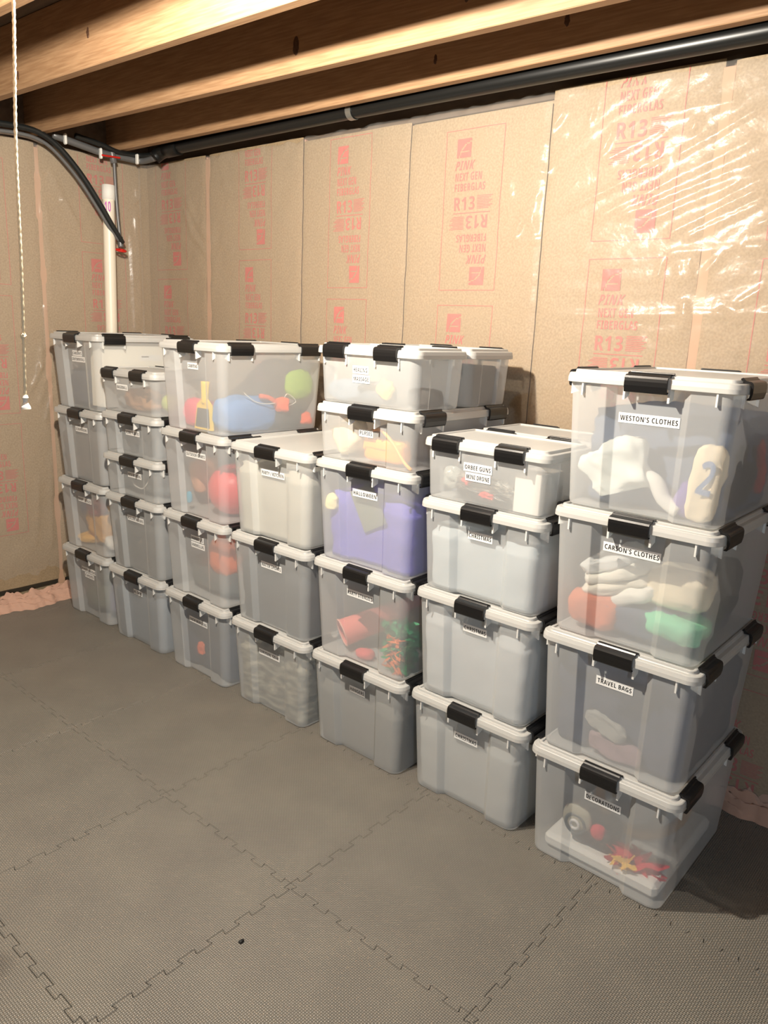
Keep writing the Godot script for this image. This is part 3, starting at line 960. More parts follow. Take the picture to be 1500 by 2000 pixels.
func build_pipes() -> void:
	# black drain pipe under the first joist
	var t := thing("drain_pipe", "black drain pipe hung along the top of the back wall", "pipe")
	part("pipe", tube(PackedVector3Array([Vector3(-0.10, 2.345, 0.135), Vector3(1.2, 2.349, 0.135), Vector3(2.7, 2.338, 0.135), Vector3(4.6, 2.32, 0.135)]), 0.029, 20, 12), M.pipe, t)
	part("coupling", tube(PackedVector3Array([Vector3(-0.13, 2.343, 0.135), Vector3(-0.02, 2.345, 0.135)]), 0.036, 20, 2), M.pipe, t)
	part("elbow", tube(PackedVector3Array([Vector3(-0.10, 2.345, 0.135), Vector3(-0.17, 2.335, 0.14), Vector3(-0.20, 2.31, 0.16)]), 0.033, 18, 5), M.pipe, t)
	var strap := lathe(PackedVector2Array([Vector2(0.030, -0.014), Vector2(0.0325, -0.014), Vector2(0.0325, 0.014), Vector2(0.030, 0.014)]), 24)
	for x in [1.165, 3.0]:
		var s := part("strap", strap, M.galv, t, Transform3D(Basis(Vector3.FORWARD, PI / 2), Vector3(x, 2.348, 0.135)))
		part("tail", box(Vector3(0.05, 0.004, 0.022), 0.001), M.galv, s, Transform3D(Basis(), Vector3(-0.05, 0.0, 0.0)))
	# white plastic riser on the left wall
	var r := thing("riser_pipe", "white plastic pipe standing against the left wall", "pipe", Transform3D(Basis(), Vector3(-0.385, 0, 0.325)))
	part("pipe", tube(PackedVector3Array([Vector3(0.03, 0.0, 0.035), Vector3(0.012, 1.0, 0.02), Vector3(-0.012, 2.165, -0.015)]), 0.030, 22, 8), M.pvc, r)
	part("cap", tube(PackedVector3Array([Vector3(-0.0105, 2.10, -0.0135), Vector3(-0.012, 2.172, -0.0155)]), 0.033, 22, 2), M.white, r)
	var st := new_st()
	var V := word("10")
	for i in range(0, V.size(), 3):
		var q := []
		for m in 3: q.append(Vector3(V[i + m].x * 0.030, V[i + m].y * 0.05, 0))
		flat_tri(st, q[0], q[1], q[2])
	var mg := std(Color(0.72, 0.30, 0.66), 0.5)
	part("marking", st.commit(), mg, r, Transform3D(Basis(Vector3.UP, 0.9), Vector3(0.0145, 2.065, 0.0075)))
	# thin grey drop pipe and the valve
	var g := thing("drop_pipe", "thin grey pipe dropping to a red-handled valve", "pipe")
	part("pipe", tube(PackedVector3Array([Vector3(-0.375, 2.33, 0.285), Vector3(-0.374, 2.1, 0.28), Vector3(-0.372, 1.90, 0.268)]), 0.0085, 12, 5), M.grey, g)
	part("valve_body", tube(PackedVector3Array([Vector3(-0.372, 1.925, 0.268), Vector3(-0.371, 1.885, 0.267), Vector3(-0.370, 1.87, 0.2665)]), 0.014, 14, 3), M.grey, g)
	var hd := part("valve_handle", grid(24, 10, func(u: float, v: float) -> Vector3:
		var a := u * TAU
		var b := v * TAU
		return Vector3(cos(a) * (0.024 + 0.0055 * cos(b)), sin(b) * 0.0055, sin(a) * (0.024 + 0.0055 * cos(b))), true), M.red, g, Transform3D(Basis(Vector3.FORWARD, 0.25), Vector3(-0.368, 1.856, 0.268)))
	part("spoke", box(Vector3(0.046, 0.006, 0.007), 0.001), M.red, hd)
	# black hose that arches down from the joist bay
	var h := thing("hose", "pair of black hoses arching from the ceiling down to the valve", "hose")
	part("upper_hose", tube(PackedVector3Array([Vector3(-0.36, 2.335, 1.00), Vector3(-0.36, 2.352, 0.78), Vector3(-0.36, 2.343, 0.67), Vector3(-0.36, 2.30, 0.585), Vector3(-0.36, 2.205, 0.485), Vector3(-0.36, 2.085, 0.392), Vector3(-0.362, 1.975, 0.318), Vector3(-0.366, 1.893, 0.258)]), 0.0135, 14, 6), M.hose, h)
	part("lower_hose", tube(PackedVector3Array([Vector3(-0.375, 2.305, 1.00), Vector3(-0.375, 2.325, 0.78), Vector3(-0.375, 2.316, 0.67), Vector3(-0.374, 2.275, 0.592), Vector3(-0.372, 2.178, 0.490), Vector3(-0.37, 2.062, 0.40), Vector3(-0.368, 1.955, 0.325), Vector3(-0.368, 1.905, 0.28)]), 0.0085, 14, 6), M.grey, h)
	# supply lines at the head of the corner
	var s2 := thing("supply_pipes", "bundle of grey pipes with clamps in the corner under the joists", "pipe")
	part("pipe", tube(PackedVector3Array([Vector3(-0.38, 2.352, 0.60), Vector3(-0.38, 2.332, 0.45), Vector3(-0.38, 2.318, 0.34), Vector3(-0.38, 2.318, 0.23), Vector3(-0.37, 2.318, 0.13), Vector3(-0.25, 2.325, 0.12)]), 0.017, 14, 5), M.grey, s2)
	part("pipe", tube(PackedVector3Array([Vector3(-0.35, 2.365, 0.50), Vector3(-0.36, 2.352, 0.36), Vector3(-0.365, 2.335, 0.27), Vector3(-0.36, 2.34, 0.14), Vector3(-0.20, 2.335, 0.125)]), 0.013, 14, 5), M.hose, s2)
	part("valve_body", tube(PackedVector3Array([Vector3(-0.374, 2.35, 0.30), Vector3(-0.374, 2.28, 0.286)]), 0.017, 14, 2), M.grey, s2)
	part("lever", box(Vector3(0.014, 0.008, 0.105), 0.003), M.red, s2, Transform3D(Basis(Vector3.RIGHT, 0.05), Vector3(-0.352, 2.304, 0.315)))
	for c in [Vector3(-0.36, 2.342, 0.548), Vector3(-0.36, 2.31, 0.365), Vector3(-0.352, 2.318, 0.165)]:
		part("clamp", box(Vector3(0.022, 0.05, 0.012), 0.004), M.white, s2, Transform3D(Basis(), c))
	# the pull cord of the lamp
	var pc := thing("pull_cord", "cream twisted pull cord with a knot and a bell-shaped end", "cord")
	var top := Vector3(1.874, 2.325, 1.79)
	var foot := Vector3(1.868, 1.345, 1.822)
	part("cord", tube(PackedVector3Array([top, top.lerp(foot, 0.25) + Vector3(0.002, 0, -0.002), top.lerp(foot, 0.5) + Vector3(-0.001, 0, 0.001), top.lerp(foot, 0.75) + Vector3(0.002, 0, 0), foot]), 0.0026, 8, 40, func(t: float) -> float: return 0.0032 + 0.0007 * sin(t * 420.0)), M.cord, pc)
	part("knot", blob(Vector3(0.011, 0.013, 0.011), 1.0, 0.003, 120.0, 3), M.cord, pc, Transform3D(Basis(), top.lerp(foot, 0.873)))
	part("bell", lathe(PackedVector2Array([Vector2(0.0, 0.012), Vector2(0.005, 0.012), Vector2(0.0065, 0.007), Vector2(0.0045, 0.001), Vector2(0.005, -0.003), Vector2(0.0095, -0.012), Vector2(0.010, -0.016), Vector2(0.0, -0.016)]), 18), M.white, pc, Transform3D(Basis(), foot + Vector3(0, -0.008, 0)))

const HT := 0.3582
const HS := 0.1911
# stacks from the left wall: (x, z of the lids' front, yaw)
var S := [Vector3(-0.0727, 0.7267, 0.0101), Vector3(0.3975, 0.7314, 0.0158), Vector3(0.8645, 0.7299, -0.0152), Vector3(1.3391, 0.7289, 0.0004), Vector3(1.7994, 0.719, -0.0018), Vector3(2.2567, 0.6989, -0.006), Vector3(2.7243, 0.7114, -0.0033)]

func build_bins() -> void:
	var g := "clear storage bins with black clips along the back wall"
	var y6 := HT * 2 + 0.2945
	bin("tall", S[0], 0, [["PHOTO BOOKS", 0.005, -0.077, 0.140], ["CASES", 0.005, -0.106, 0.087]], "clear storage bin on the floor nearest the left wall, two name tapes, greenish bag inside", g)
	bin("tall", S[0], HT, [["BABY DOLLS", 0.0, -0.066, 0.125]], "clear storage bin by the left wall with yellow plush toys showing through its front", g)
	bin("tall", S[0], HT * 2, [["SCRAPBOOKS", 0.004, -0.070, 0.113]], "clear storage bin tagged SCRAPBOOKS, second from the top by the left wall", g)
	bin("tall", S[0], HT * 3, [["CARSON'S", 0.002, -0.062, 0.087], ["SENTIMENTALS", 0.008, -0.090, 0.121]], "clear storage bin tagged CARSON'S SENTIMENTALS, topmost by the left wall", g)
	bin("tall", S[1], 0, [["RC CARS", -0.001, -0.071, 0.071]], "clear storage bin second from the left wall on the floor, short name tape", g)
	bin("tall", S[1], HT, [["ROLLER BLADES", 0.001, -0.072, 0.132]], "clear storage bin tagged ROLLER BLADES", g)
	bin("shallow", S[1], HT * 2, [["KICK BOXING", 0.007, -0.056, 0.108]], "shallow clear storage bin tagged KICK BOXING", g)
	bin("shallow", S[1], HT * 2 + HS, [["HOME VIDEOS", 0.003, -0.054, 0.110]], "shallow clear storage bin tagged HOME VIDEOS", g)
	bin("half", S[1], HT * 2 + HS * 2, [["BASEBALL", -0.034, -0.047, 0.088]], "small two-clip storage bin tagged BASEBALL with a tan glove inside", g)
	bin("tall", S[2], 0, [["SNOW BOARDING", 0.002, -0.080, 0.130]], "clear storage bin tagged SNOW BOARDING on the floor", g)
	bin("tall", S[2], HT, [["HAMMOCKS", 0.006, -0.065, 0.090], ["UMBRELLAS", 0.008, -0.094, 0.095]], "clear storage bin tagged HAMMOCKS and UMBRELLAS with an orange bundle inside", g)
	bin("tall", S[2], HT * 2, [["OUTDOOR GAMES", 0.004, -0.066, 0.137]], "clear storage bin tagged OUTDOOR GAMES with a red ball inside", g)
	bin("tall", S[2], HT * 3, [["CAMPING", -0.005, -0.064, 0.072]], "clear storage bin tagged CAMPING with a yellow hand brush inside", g)
	bin("tall", S[3], 0, [["SURVIVAL GEAR", -0.007, -0.082, 0.123]], "clear storage bin tagged SURVIVAL GEAR on the floor", g)
	bin("tall", S[3], HT, [["WATER SPORTS", 0.002, -0.074, 0.118]], "clear storage bin tagged WATER SPORTS", g)
	bin("tall", S[3], HT * 2, [["PARTY / KITCHEN", 0.007, -0.071, 0.129]], "clear storage bin tagged PARTY / KITCHEN with an uncovered lid", g)
	bin("tall", S[4], 0, [["HANGERS", -0.002, -0.073, 0.075]], "clear storage bin tagged HANGERS on the floor", g)
	bin("tall", S[4], HT, [["PARTY UTENSILS", -0.005, -0.072, 0.123]], "clear storage bin tagged PARTY UTENSILS with green tinsel inside", g)
	bin("tall", S[4], HT * 2, [["HALLOWEEN", 0.001, -0.071, 0.112]], "clear storage bin tagged HALLOWEEN with purple cloth inside", g)
	bin("shallow", S[4], HT * 3, [["PURSES", -0.003, -0.056, 0.062]], "shallow clear storage bin tagged PURSES with an orange handbag inside", g)
	bin("half", S[4], HT * 3 + HS, [["HEALING", -0.018, -0.046, 0.068], ["MASSAGE", -0.015, -0.075, 0.075]], "small two-clip storage bin tagged HEALING and MASSAGE", g)
	bin("half", S[4], HT * 3 + HS, [], "small untagged storage bin behind the one tagged HEALING", g, 1)
	bin("tall", S[5], 0, [["CHRISTMAS", -0.002, -0.082, 0.090]], "clear storage bin tagged CHRISTMAS on the floor, lowest of the three", g)
	bin("tall", S[5], HT, [["CHRISTMAS", 0.003, -0.065, 0.088]], "clear storage bin tagged CHRISTMAS, middle one of the three", g)
	bin("medium", S[5], HT * 2, [["CHRISTMAS", -0.003, -0.062, 0.089]], "clear storage bin tagged CHRISTMAS, topmost of the three, slightly lower in height", g)
	bin("half", S[5], y6, [["ORBEE GUNS", -0.015, -0.046, 0.100], ["MINI DRONE", -0.013, -0.074, 0.089]], "small two-clip storage bin tagged ORBEE GUNS and MINI DRONE", g)
	bin("half", S[5], y6, [], "small untagged storage bin behind the one tagged ORBEE GUNS", g, 1)
	bin("tall", S[6], 0, [["DECORATIONS", 0.006, -0.078, 0.108]], "clear storage bin tagged DECORATIONS on the floor at the right end", g)
	bin("tall", S[6], HT, [["TRAVEL BAGS", -0.001, -0.080, 0.106]], "clear storage bin tagged TRAVEL BAGS", g)
	bin("tall", S[6], HT * 2, [["CARSON'S CLOTHES", 0.001, -0.062, 0.155]], "clear storage bin tagged CARSON'S CLOTHES", g)
	bin("tall", S[6], HT * 3, [["WESTON'S CLOTHES", 0.003, -0.080, 0.156]], "clear storage bin tagged WESTON'S CLOTHES, topmost at the right end", g)

# place of a bin's content: stack, base height, then local x, y, z (z = 0 in the middle of a deep bin)
func inside(s: int, y: float, p: Vector3, turn := Vector3.ZERO) -> Transform3D:
	var B := Basis(Vector3.UP, S[s].z)
	if p.z > 0.12: p.z -= 0.012
	return Transform3D(B, Vector3(S[s].x, y, S[s].y) + B * Vector3(0, 0, -0.28)) * Transform3D(Basis.from_euler(turn), p)

func soft(called: String, size: Vector3, c: Color, at: Transform3D, label: String, cat: String, sd := 1, amp := 0.014, sq := 0.55, group := "") -> void:
	single(called, blob(size, sq, amp, 12.0, sd, true), cloth(c), label, cat, at, group)

# a soft filling that takes the shape of a deep tub, up to height h
func filling(h: float, amp: float, sd: int, dome := 0.02) -> ArrayMesh:
	var a := LW / 2 - 0.0085
	var b := LD / 2 - 0.0085
	var k := 0.020
	var O: Array = outline([Vector3(-a, b, 0.035), Vector3(-0.106, b, 0.006), Vector3(-0.086, b - k, 0.006), Vector3(0.086, b - k, 0.006), Vector3(0.106, b, 0.006), Vector3(a, b, 0.035),
		Vector3(a, -b, 0.035), Vector3(0.106, -b, 0.006), Vector3(0.086, -b + k, 0.006), Vector3(-0.086, -b + k, 0.006), Vector3(-0.106, -b, 0.006), Vector3(-a, -b, 0.035)], 4)
	var P: PackedVector2Array = O[0]
	var n := P.size()
	var acc := PackedFloat32Array([0.0])
	for i in n: acc.append(acc[i] + P[i].distance_to(P[(i + 1) % n]))
	var nu := 120
	var ringp := PackedVector2Array()
	var j := 0
	for i in nu + 1:
		var t := acc[n] * (i % nu) / nu
		j = 0
		while j < n - 1 and acc[j + 1] < t: j += 1
		ringp.append(P[j].lerp(P[(j + 1) % n], (t - acc[j]) / maxf(acc[j + 1] - acc[j], 1e-6)))
	var nz := FastNoiseLite.new()
	nz.seed = sd
	nz.frequency = 9.0
	nz.fractal_octaves = 3
	return grid(nu, 30, func(u: float, v: float) -> Vector3:
		var p := ringp[roundi(u * nu)]
		var y := 0.004
		var f := 1.0
		if v < 0.1: f = v / 0.1 * 0.985
		elif v < 0.7: y = 0.004 + (h - 0.004) * (v - 0.1) / 0.6
		else:
			y = h
			f = 1.0 - (v - 0.7) / 0.3
		var tp := 0.0175 * (1.0 - y / 0.347)
		var ins := tp + 0.006 + amp * (0.5 + 0.5 * nz.get_noise_3d(p.x, y * 1.4, p.y)) + (0.012 if v > 0.66 and v <= 0.7 else 0.0)
		var q := p * Vector2(1.0 - ins / a, 1.0 - ins / b) * f
		if v >= 0.66: y += dome * (1.0 - f * f) + 0.5 * dome * nz.get_noise_2d(q.x * 1.5, q.y * 1.5)
		return Vector3(q.x, y, q.y), true)

func full(called: String, h: float, c: Color, s: int, y: float, label: String, cat: String, sd: int, amp := 0.008, group := "", zs := 1.0) -> void:
	single(called, filling(h, amp, sd), cloth(c), label, cat, inside(s, y, Vector3(0, 0, 0.0005 - 0.27 * (1.0 - zs) * 0.7)) * Transform3D(Basis.from_scale(Vector3(1, 1, zs)), Vector3.ZERO), group)

func leafy(n: int, spread: Vector3, len: float, wid: float, sd: int, lim := 2.2) -> ArrayMesh:
	# a tuft of curled foil strips
	var rng := RandomNumberGenerator.new()
	rng.seed = sd
	var st := new_st()
	for i in n:
		var o := Vector3(rng.randf_range(-1, 1), rng.randf_range(-1, 1), rng.randf_range(-1, 1)) * spread
		var d := Vector3(rng.randf_range(-1, 1), rng.randf_range(-0.6, 1), rng.randf_range(-1, 1)).normalized()
		var w := d.cross(Vector3(rng.randf_range(-1, 1), rng.randf_range(-1, 1), rng.randf_range(-1, 1))).normalized() * wid * 0.5
		var b := d.cross(w).normalized() * len * 0.25
		var pts := []
		for k in 4:
			var t := k / 3.0
			pts.append([(o + d * len * t + b * t * t).clamp(-spread * lim, spread * lim), w * (1.0 - t * 0.85)])
		for k in 3:
			var p: Array = pts[k]
			var q: Array = pts[k + 1]
			quad(st, p[0] - p[1], p[0] + p[1], q[0] + q[1], q[0] - q[1], b)
	return st.commit()

func ring_mesh(R: float, r: float) -> ArrayMesh:
	return grid(36, 10, func(u: float, v: float) -> Vector3:
		var a := u * TAU
		var b := v * TAU
		return Vector3(cos(a) * (R + r * cos(b)), sin(a) * (R + r * cos(b)), sin(b) * r), true)

func build_contents() -> void:
	var c := "soft bundles inside the bins"
	# --- right-hand stack
	var y := HT * 3
	full("clothes", 0.25, Color(0.34, 0.40, 0.50), 6, y, "heap of slate blue clothes filling WESTON'S CLOTHES", "clothes", 5, 0.03, "", 0.83)
	soft("shirt", Vector3(0.17, 0.13, 0.05), Color(0.86, 0.88, 0.86), inside(6, y, Vector3(-0.085, 0.105, 0.205), Vector3(0, 0, 0.35)), "crumpled white shirt behind the front of WESTON'S CLOTHES", "shirt", 9, 0.03)
	single("sock", tube(PackedVector3Array([Vector3(-0.04, 0.095, 0.212), Vector3(0.015, 0.085, 0.218), Vector3(0.045, 0.045, 0.222), Vector3(0.085, 0.018, 0.222)]), 0.02, 14, 6, func(t: float) -> float: return 0.024 - 0.008 * t), cloth(Color(0.88, 0.88, 0.86)), "white sock slanting down inside WESTON'S CLOTHES", "sock", inside(6, y, Vector3(0, 0, -0.03)))
	var jersey := thing("jersey", "cream jersey with a blue figure 2 in WESTON'S CLOTHES", "shirt", inside(6, y, Vector3(0.143, 0.10, 0.205), Vector3(0, 0.1, -0.12)))
	part("body", blob(Vector3(0.075, 0.19, 0.045), 0.55, 0.01, 14.0, 4), cloth(Color(0.92, 0.86, 0.74)), jersey)
	var st2 := new_st()
	var V := word("2")
	for i in range(0, V.size(), 3):
		var q := []
		for m in 3: q.append(V[i + m] * Vector3(0.035, 0.085, 0))
		flat_tri(st2, q[0], q[1], q[2])
	part("figure", st2.commit(), cloth(Color(0.42, 0.52, 0.68)), jersey, Transform3D(Basis(), Vector3(0.004, 0.02, 0.031)))
	soft("purple_shirt", Vector3(0.07, 0.09, 0.06), Color(0.44, 0.38, 0.66), inside(6, y, Vector3(0.108, 0.05, 0.18)), "purple cloth at the foot of WESTON'S CLOTHES", "clothes", 3)
	soft("dark_shirt", Vector3(0.07, 0.18, 0.22), Color(0.22, 0.22, 0.23), inside(6, y, Vector3(0.155, 0.11, 0.03)), "dark grey cloth against the right side of WESTON'S CLOTHES", "clothes", 12)
	soft("red_shirt", Vector3(0.05, 0.16, 0.05), Color(0.80, 0.18, 0.15), inside(6, y, Vector3(0.172, 0.12, -0.105), Vector3(0.35, 0, 0)), "red cloth against the right side of WESTON'S CLOTHES", "clothes", 14)
	y = HT * 2
	soft("clothes", Vector3(0.35, 0.11, 0.42), Color(0.32, 0.35, 0.44), inside(6, y, Vector3(0, 0.06, 0)), "navy clothes lying in the bottom of CARSON'S CLOTHES", "clothes", 15, 0.02)
	for k in 4:
		soft("folded_shirt", Vector3(0.24 - 0.025 * k, 0.04, 0.15), [Color(0.90, 0.90, 0.87), Color(0.88, 0.86, 0.80), Color(0.90, 0.89, 0.84), Color(0.86, 0.87, 0.86)][k], inside(6, y, Vector3(-0.045 - 0.014 * k, 0.115 + 0.030 * k, 0.145), Vector3(0.08, 0.1, 0.42)), ["lowest folded white shirt in the tilted pile in CARSON'S CLOTHES", "second folded shirt from the bottom of the tilted pile in CARSON'S CLOTHES", "third folded shirt up in the tilted pile in CARSON'S CLOTHES", "topmost folded shirt of the tilted pile in CARSON'S CLOTHES"][k], "shirt", 20 + k, 0.02, 0.6, "folded shirts")
	soft("orange_shirt", Vector3(0.15, 0.10, 0.12), Color(0.80, 0.42, 0.25), inside(6, y, Vector3(-0.105, 0.06, 0.175)), "burnt orange cloth at the left of CARSON'S CLOTHES", "clothes", 31)
	soft("mint_shirt", Vector3(0.15, 0.065, 0.13), Color(0.48, 0.83, 0.66), inside(6, y, Vector3(0.105, 0.07, 0.17), Vector3(0, 0, -0.1)), "mint green cloth at the right of CARSON'S CLOTHES", "clothes", 32)
	soft("cream_shirt", Vector3(0.16, 0.10, 0.15), Color(0.90, 0.85, 0.74), inside(6, y, Vector3(0.10, 0.165, 0.14)), "cream cloth above the mint one in CARSON'S CLOTHES", "clothes", 33)
	soft("dark_shirt", Vector3(0.08, 0.13, 0.22), Color(0.20, 0.20, 0.21), inside(6, y, Vector3(0.148, 0.13, -0.03), Vector3(0.3, 0, 0)), "dark grey cloth against the right side of CARSON'S CLOTHES", "clothes", 34)
	y = HT
	full("travel_bag", 0.26, Color(0.25, 0.28, 0.37), 6, y, "dark navy soft bag filling TRAVEL BAGS", "bag", 41, 0.016, "", 0.9)
	soft("grey_pouch", Vector3(0.12, 0.05, 0.02), Color(0.62, 0.62, 0.60), inside(6, y, Vector3(-0.03, 0.10, 0.222), Vector3(0, 0, -0.25)), "pale grey pouch pressed against the front of TRAVEL BAGS", "pouch", 42)
	soft("mauve_pouch", Vector3(0.15, 0.06, 0.03), Color(0.62, 0.52, 0.54), inside(6, y, Vector3(0.0, 0.04, 0.212)), "mauve pouch at the foot of TRAVEL BAGS", "pouch", 43)
	single("pink_strap", tube(PackedVector3Array([Vector3(0.185, 0.19, 0.14), Vector3(0.182, 0.14, 0.12), Vector3(0.178, 0.07, 0.10)]), 0.005, 10, 6), cloth(Color(0.95, 0.45, 0.42)), "thin pink strap down the right side of TRAVEL BAGS", "strap", inside(6, y, Vector3.ZERO))
	y = 0.0
	single("tray", box(Vector3(0.35, 0.045, 0.44), 0.012), cloth(Color(0.92, 0.92, 0.90)), "white tray lying in the bottom of DECORATIONS", "tray", inside(6, y, Vector3(0, 0.027, 0)))
	var orn := thing("ornament", "round grey ornament with rings in DECORATIONS", "ornament", inside(6, y, Vector3(-0.085, 0.125, 0.205)))
	part("disc", blob(Vector3(0.09, 0.09, 0.03), 0.9, 0.004, 14.0, 5), std(Color(0.72, 0.70, 0.62), 0.4), orn)
	part("ring", ring_mesh(0.030, 0.004), std(Color(0.35, 0.40, 0.42), 0.4), orn, Transform3D(Basis(), Vector3(0, -0.012, 0.014)))
	part("inner_ring", ring_mesh(0.013, 0.0045), std(Color(0.90, 0.90, 0.90), 0.4), orn, Transform3D(Basis(), Vector3(0, -0.012, 0.018)))
	soft("dark_ornament", Vector3(0.13, 0.07, 0.12), Color(0.26, 0.25, 0.25), inside(6, y, Vector3(-0.045, 0.085, 0.15)), "dark lump under the round ornament in DECORATIONS", "ornament", 52)
	single("wreath", ring_mesh(0.125, 0.014), cloth(Color(0.66, 0.52, 0.36)), "tan wreath hoop standing in DECORATIONS", "wreath", inside(6, y, Vector3(0.05, 0.19, 0.05), Vector3(0, 0.5, 0)))
	single("red_leaves", leafy(26, Vector3(0.05, 0.015, 0.02), 0.06, 0.035, 3), cloth(Color(0.85, 0.13, 0.22)), "red artificial leaves at the foot of DECORATIONS", "leaves", inside(6, y, Vector3(0.085, 0.055, 0.19)))
	soft("red_ball", Vector3(0.045, 0.045, 0.04), Color(0.85, 0.2, 0.28), inside(6, y, Vector3(-0.02, 0.11, 0.20)), "small red ball beside the round ornament in DECORATIONS", "ornament", 54, 0.004, 0.95)
	single("yellow_leaves", leafy(9, Vector3(0.05, 0.012, 0.012), 0.05, 0.026, 8), cloth(Color(0.96, 0.78, 0.30)), "yellow artificial leaves among the red ones in DECORATIONS", "leaves", inside(6, y, Vector3(0.09, 0.06, 0.213)))
	# --- CHRISTMAS stack
	for k in 3:
		full("white_bundle", [0.27, 0.28, 0.20][k], [Color(0.70, 0.71, 0.70), Color(0.76, 0.78, 0.79), Color(0.74, 0.78, 0.80)][k], 5, HT * k, ["pale bundle filling the CHRISTMAS bin on the floor", "pale bundle filling the middle CHRISTMAS bin", "pale bundle filling the topmost CHRISTMAS bin"][k], "bundle", 60 + k, 0.006, c)
	y = HT * 2 + 0.2945
	var gun := thing("toy_blaster", "black toy blaster with red and white splashes in ORBEE GUNS", "toy", inside(5, y, Vector3(-0.03, 0.05, 0.245)))
	var camo := std(Color.WHITE, 0.4)
	camo.albedo_texture = noise_tex(256, 0.05, Color(0.0, 0.0, 0.0), Color(0.9, 0.9, 0.85), 77, 3, FastNoiseLite.TYPE_CELLULAR)
	camo.uv1_scale = Vector3(3, 2, 1)
	part("barrel", blob(Vector3(0.25, 0.045, 0.035), 0.5, 0.010, 40.0, 71), camo, gun, Transform3D(Basis(Vector3.FORWARD, 0.05), Vector3(0, 0.016, 0)))
	part("stock", blob(Vector3(0.19, 0.035, 0.04), 0.5, 0.008, 40.0, 72), M.black, gun, Transform3D(Basis(Vector3.FORWARD, 0.12), Vector3(0.02, -0.022, 0.002)))
	part("magazine", blob(Vector3(0.06, 0.07, 0.045), 0.8, 0.008, 40.0, 73), std(Color(0.6, 0.62, 0.6), 0.3), gun, Transform3D(Basis(), Vector3(-0.095, 0.02, 0)))
	part("splash", blob(Vector3(0.04, 0.022, 0.012), 0.9, 0.008, 60.0, 74), M.red, gun, Transform3D(Basis(), Vector3(-0.03, 0.02, 0.019)))
	part("splash", blob(Vector3(0.05, 0.02, 0.012), 0.9, 0.008, 60.0, 75), M.red, gun, Transform3D(Basis(), Vector3(0.045, -0.015, 0.021)))
	single("carton", box(Vector3(0.085, 0.118, 0.13), 0.002), M.white, "white carton at the right of ORBEE GUNS", "carton", inside(5, y, Vector3(0.14, 0.063, 0.190)))
	soft("grey_pouch", Vector3(0.10, 0.09, 0.12), Color(0.55, 0.60, 0.68), inside(5, y, Vector3(-0.13, 0.05, 0.13)), "pale blue pouch at the left of ORBEE GUNS", "pouch", 76)
	# --- HANGERS stack
	full("grey_bundle", 0.24, Color(0.42, 0.42, 0.40), 4, 0.0, "grey bundle filling HANGERS", "bundle", 80, 0.006)
	y = HT
	var roll := single("pink_roll", tube(PackedVector3Array([Vector3(-0.128, 0.066, 0.200), Vector3(-0.06, 0.105, 0.08), Vector3(0.02, 0.15, -0.06)]), 0.05, 28, 8, func(t: float) -> float: return 0.05 - 0.008 * t, false), cloth(Color(0.96, 0.52, 0.48)), "pink roll lying open end forward in PARTY UTENSILS", "roll", inside(4, y, Vector3.ZERO))
	part("rim", ring_mesh(0.051, 0.0028), cloth(Color(0.98, 0.72, 0.66)), roll, Transform3D(Basis.from_euler(Vector3(0.3, -0.5, 0)), Vector3(-0.128, 0.066, 0.201)))
	var foil := std(Color(0.08, 0.66, 0.42), 0.3, 0.2)
	single("tinsel", leafy(190, Vector3(0.045, 0.07, 0.035), 0.06, 0.034, 11, 1.25), foil, "green foil tinsel at the right of PARTY UTENSILS", "tinsel", inside(4, y, Vector3(0.128, 0.09, 0.185)))
	single("orange_tinsel", leafy(46, Vector3(0.035, 0.06, 0.012), 0.05, 0.013, 12, 1.3), std(Color(1.0, 0.50, 0.18), 0.3, 0.1), "orange foil strips among the green tinsel", "tinsel", inside(4, y, Vector3(0.135, 0.06, 0.225)))
	soft("red_beads", Vector3(0.07, 0.03, 0.05), Color(0.90, 0.40, 0.40), inside(4, y, Vector3(-0.02, 0.02, 0.205)), "small red lumps on the floor of PARTY UTENSILS", "beads", 83, 0.012, 0.8)
	soft("tan_bundle", Vector3(0.33, 0.15, 0.26), Color(0.62, 0.56, 0.48), inside(4, y, Vector3(0, 0.085, -0.10)), "tan bundle at the back of PARTY UTENSILS", "bundle", 84)
	y = HT * 2
	full("purple_sheet", 0.235, Color(0.40, 0.38, 0.78), 4, y, "purple cloth filling HALLOWEEN", "cloth", 85, 0.012, "", 0.955)
	soft("blue_sheet", Vector3(0.06, 0.20, 0.36), Color(0.16, 0.24, 0.45), inside(4, y, Vector3(0.155, 0.13, -0.03)), "dark blue cloth against the right side of HALLOWEEN", "cloth", 86)
	single("grey_card", box(Vector3(0.11, 0.15, 0.004), 0.001), cloth(Color(0.45, 0.48, 0.44)), "grey green card leaning in the top of HALLOWEEN", "card", inside(4, y, Vector3(-0.005, 0.205, 0.2345), Vector3(0.03, 0, 0.5)))
	soft("yellow_tuft", Vector3(0.05, 0.05, 0.03), Color(0.95, 0.90, 0.70), inside(4, y, Vector3(-0.155, 0.20, 0.248)), "pale yellow tuft at the left of HALLOWEEN", "cloth", 87)
	y = HT * 3
	var hb := thing("handbag", "orange handbag with a thin strap in PURSES", "handbag", inside(4, y, Vector3(0.05, 0.047, 0.212)))
	part("body", blob(Vector3(0.17, 0.07, 0.06), 0.35, 0.004, 14.0, 90), std(Color(0.98, 0.60, 0.15), 0.5), hb)
	part("strap", tube(PackedVector3Array([Vector3(-0.075, 0.0, 0.028), Vector3(-0.06, 0.05, 0.03), Vector3(-0.01, 0.072, 0.032), Vector3(0.05, 0.035, 0.033), Vector3(0.10, -0.02, 0.033), Vector3(0.13, -0.042, 0.03)]), 0.0055, 10, 6), std(Color(0.98, 0.68, 0.28), 0.5), hb)
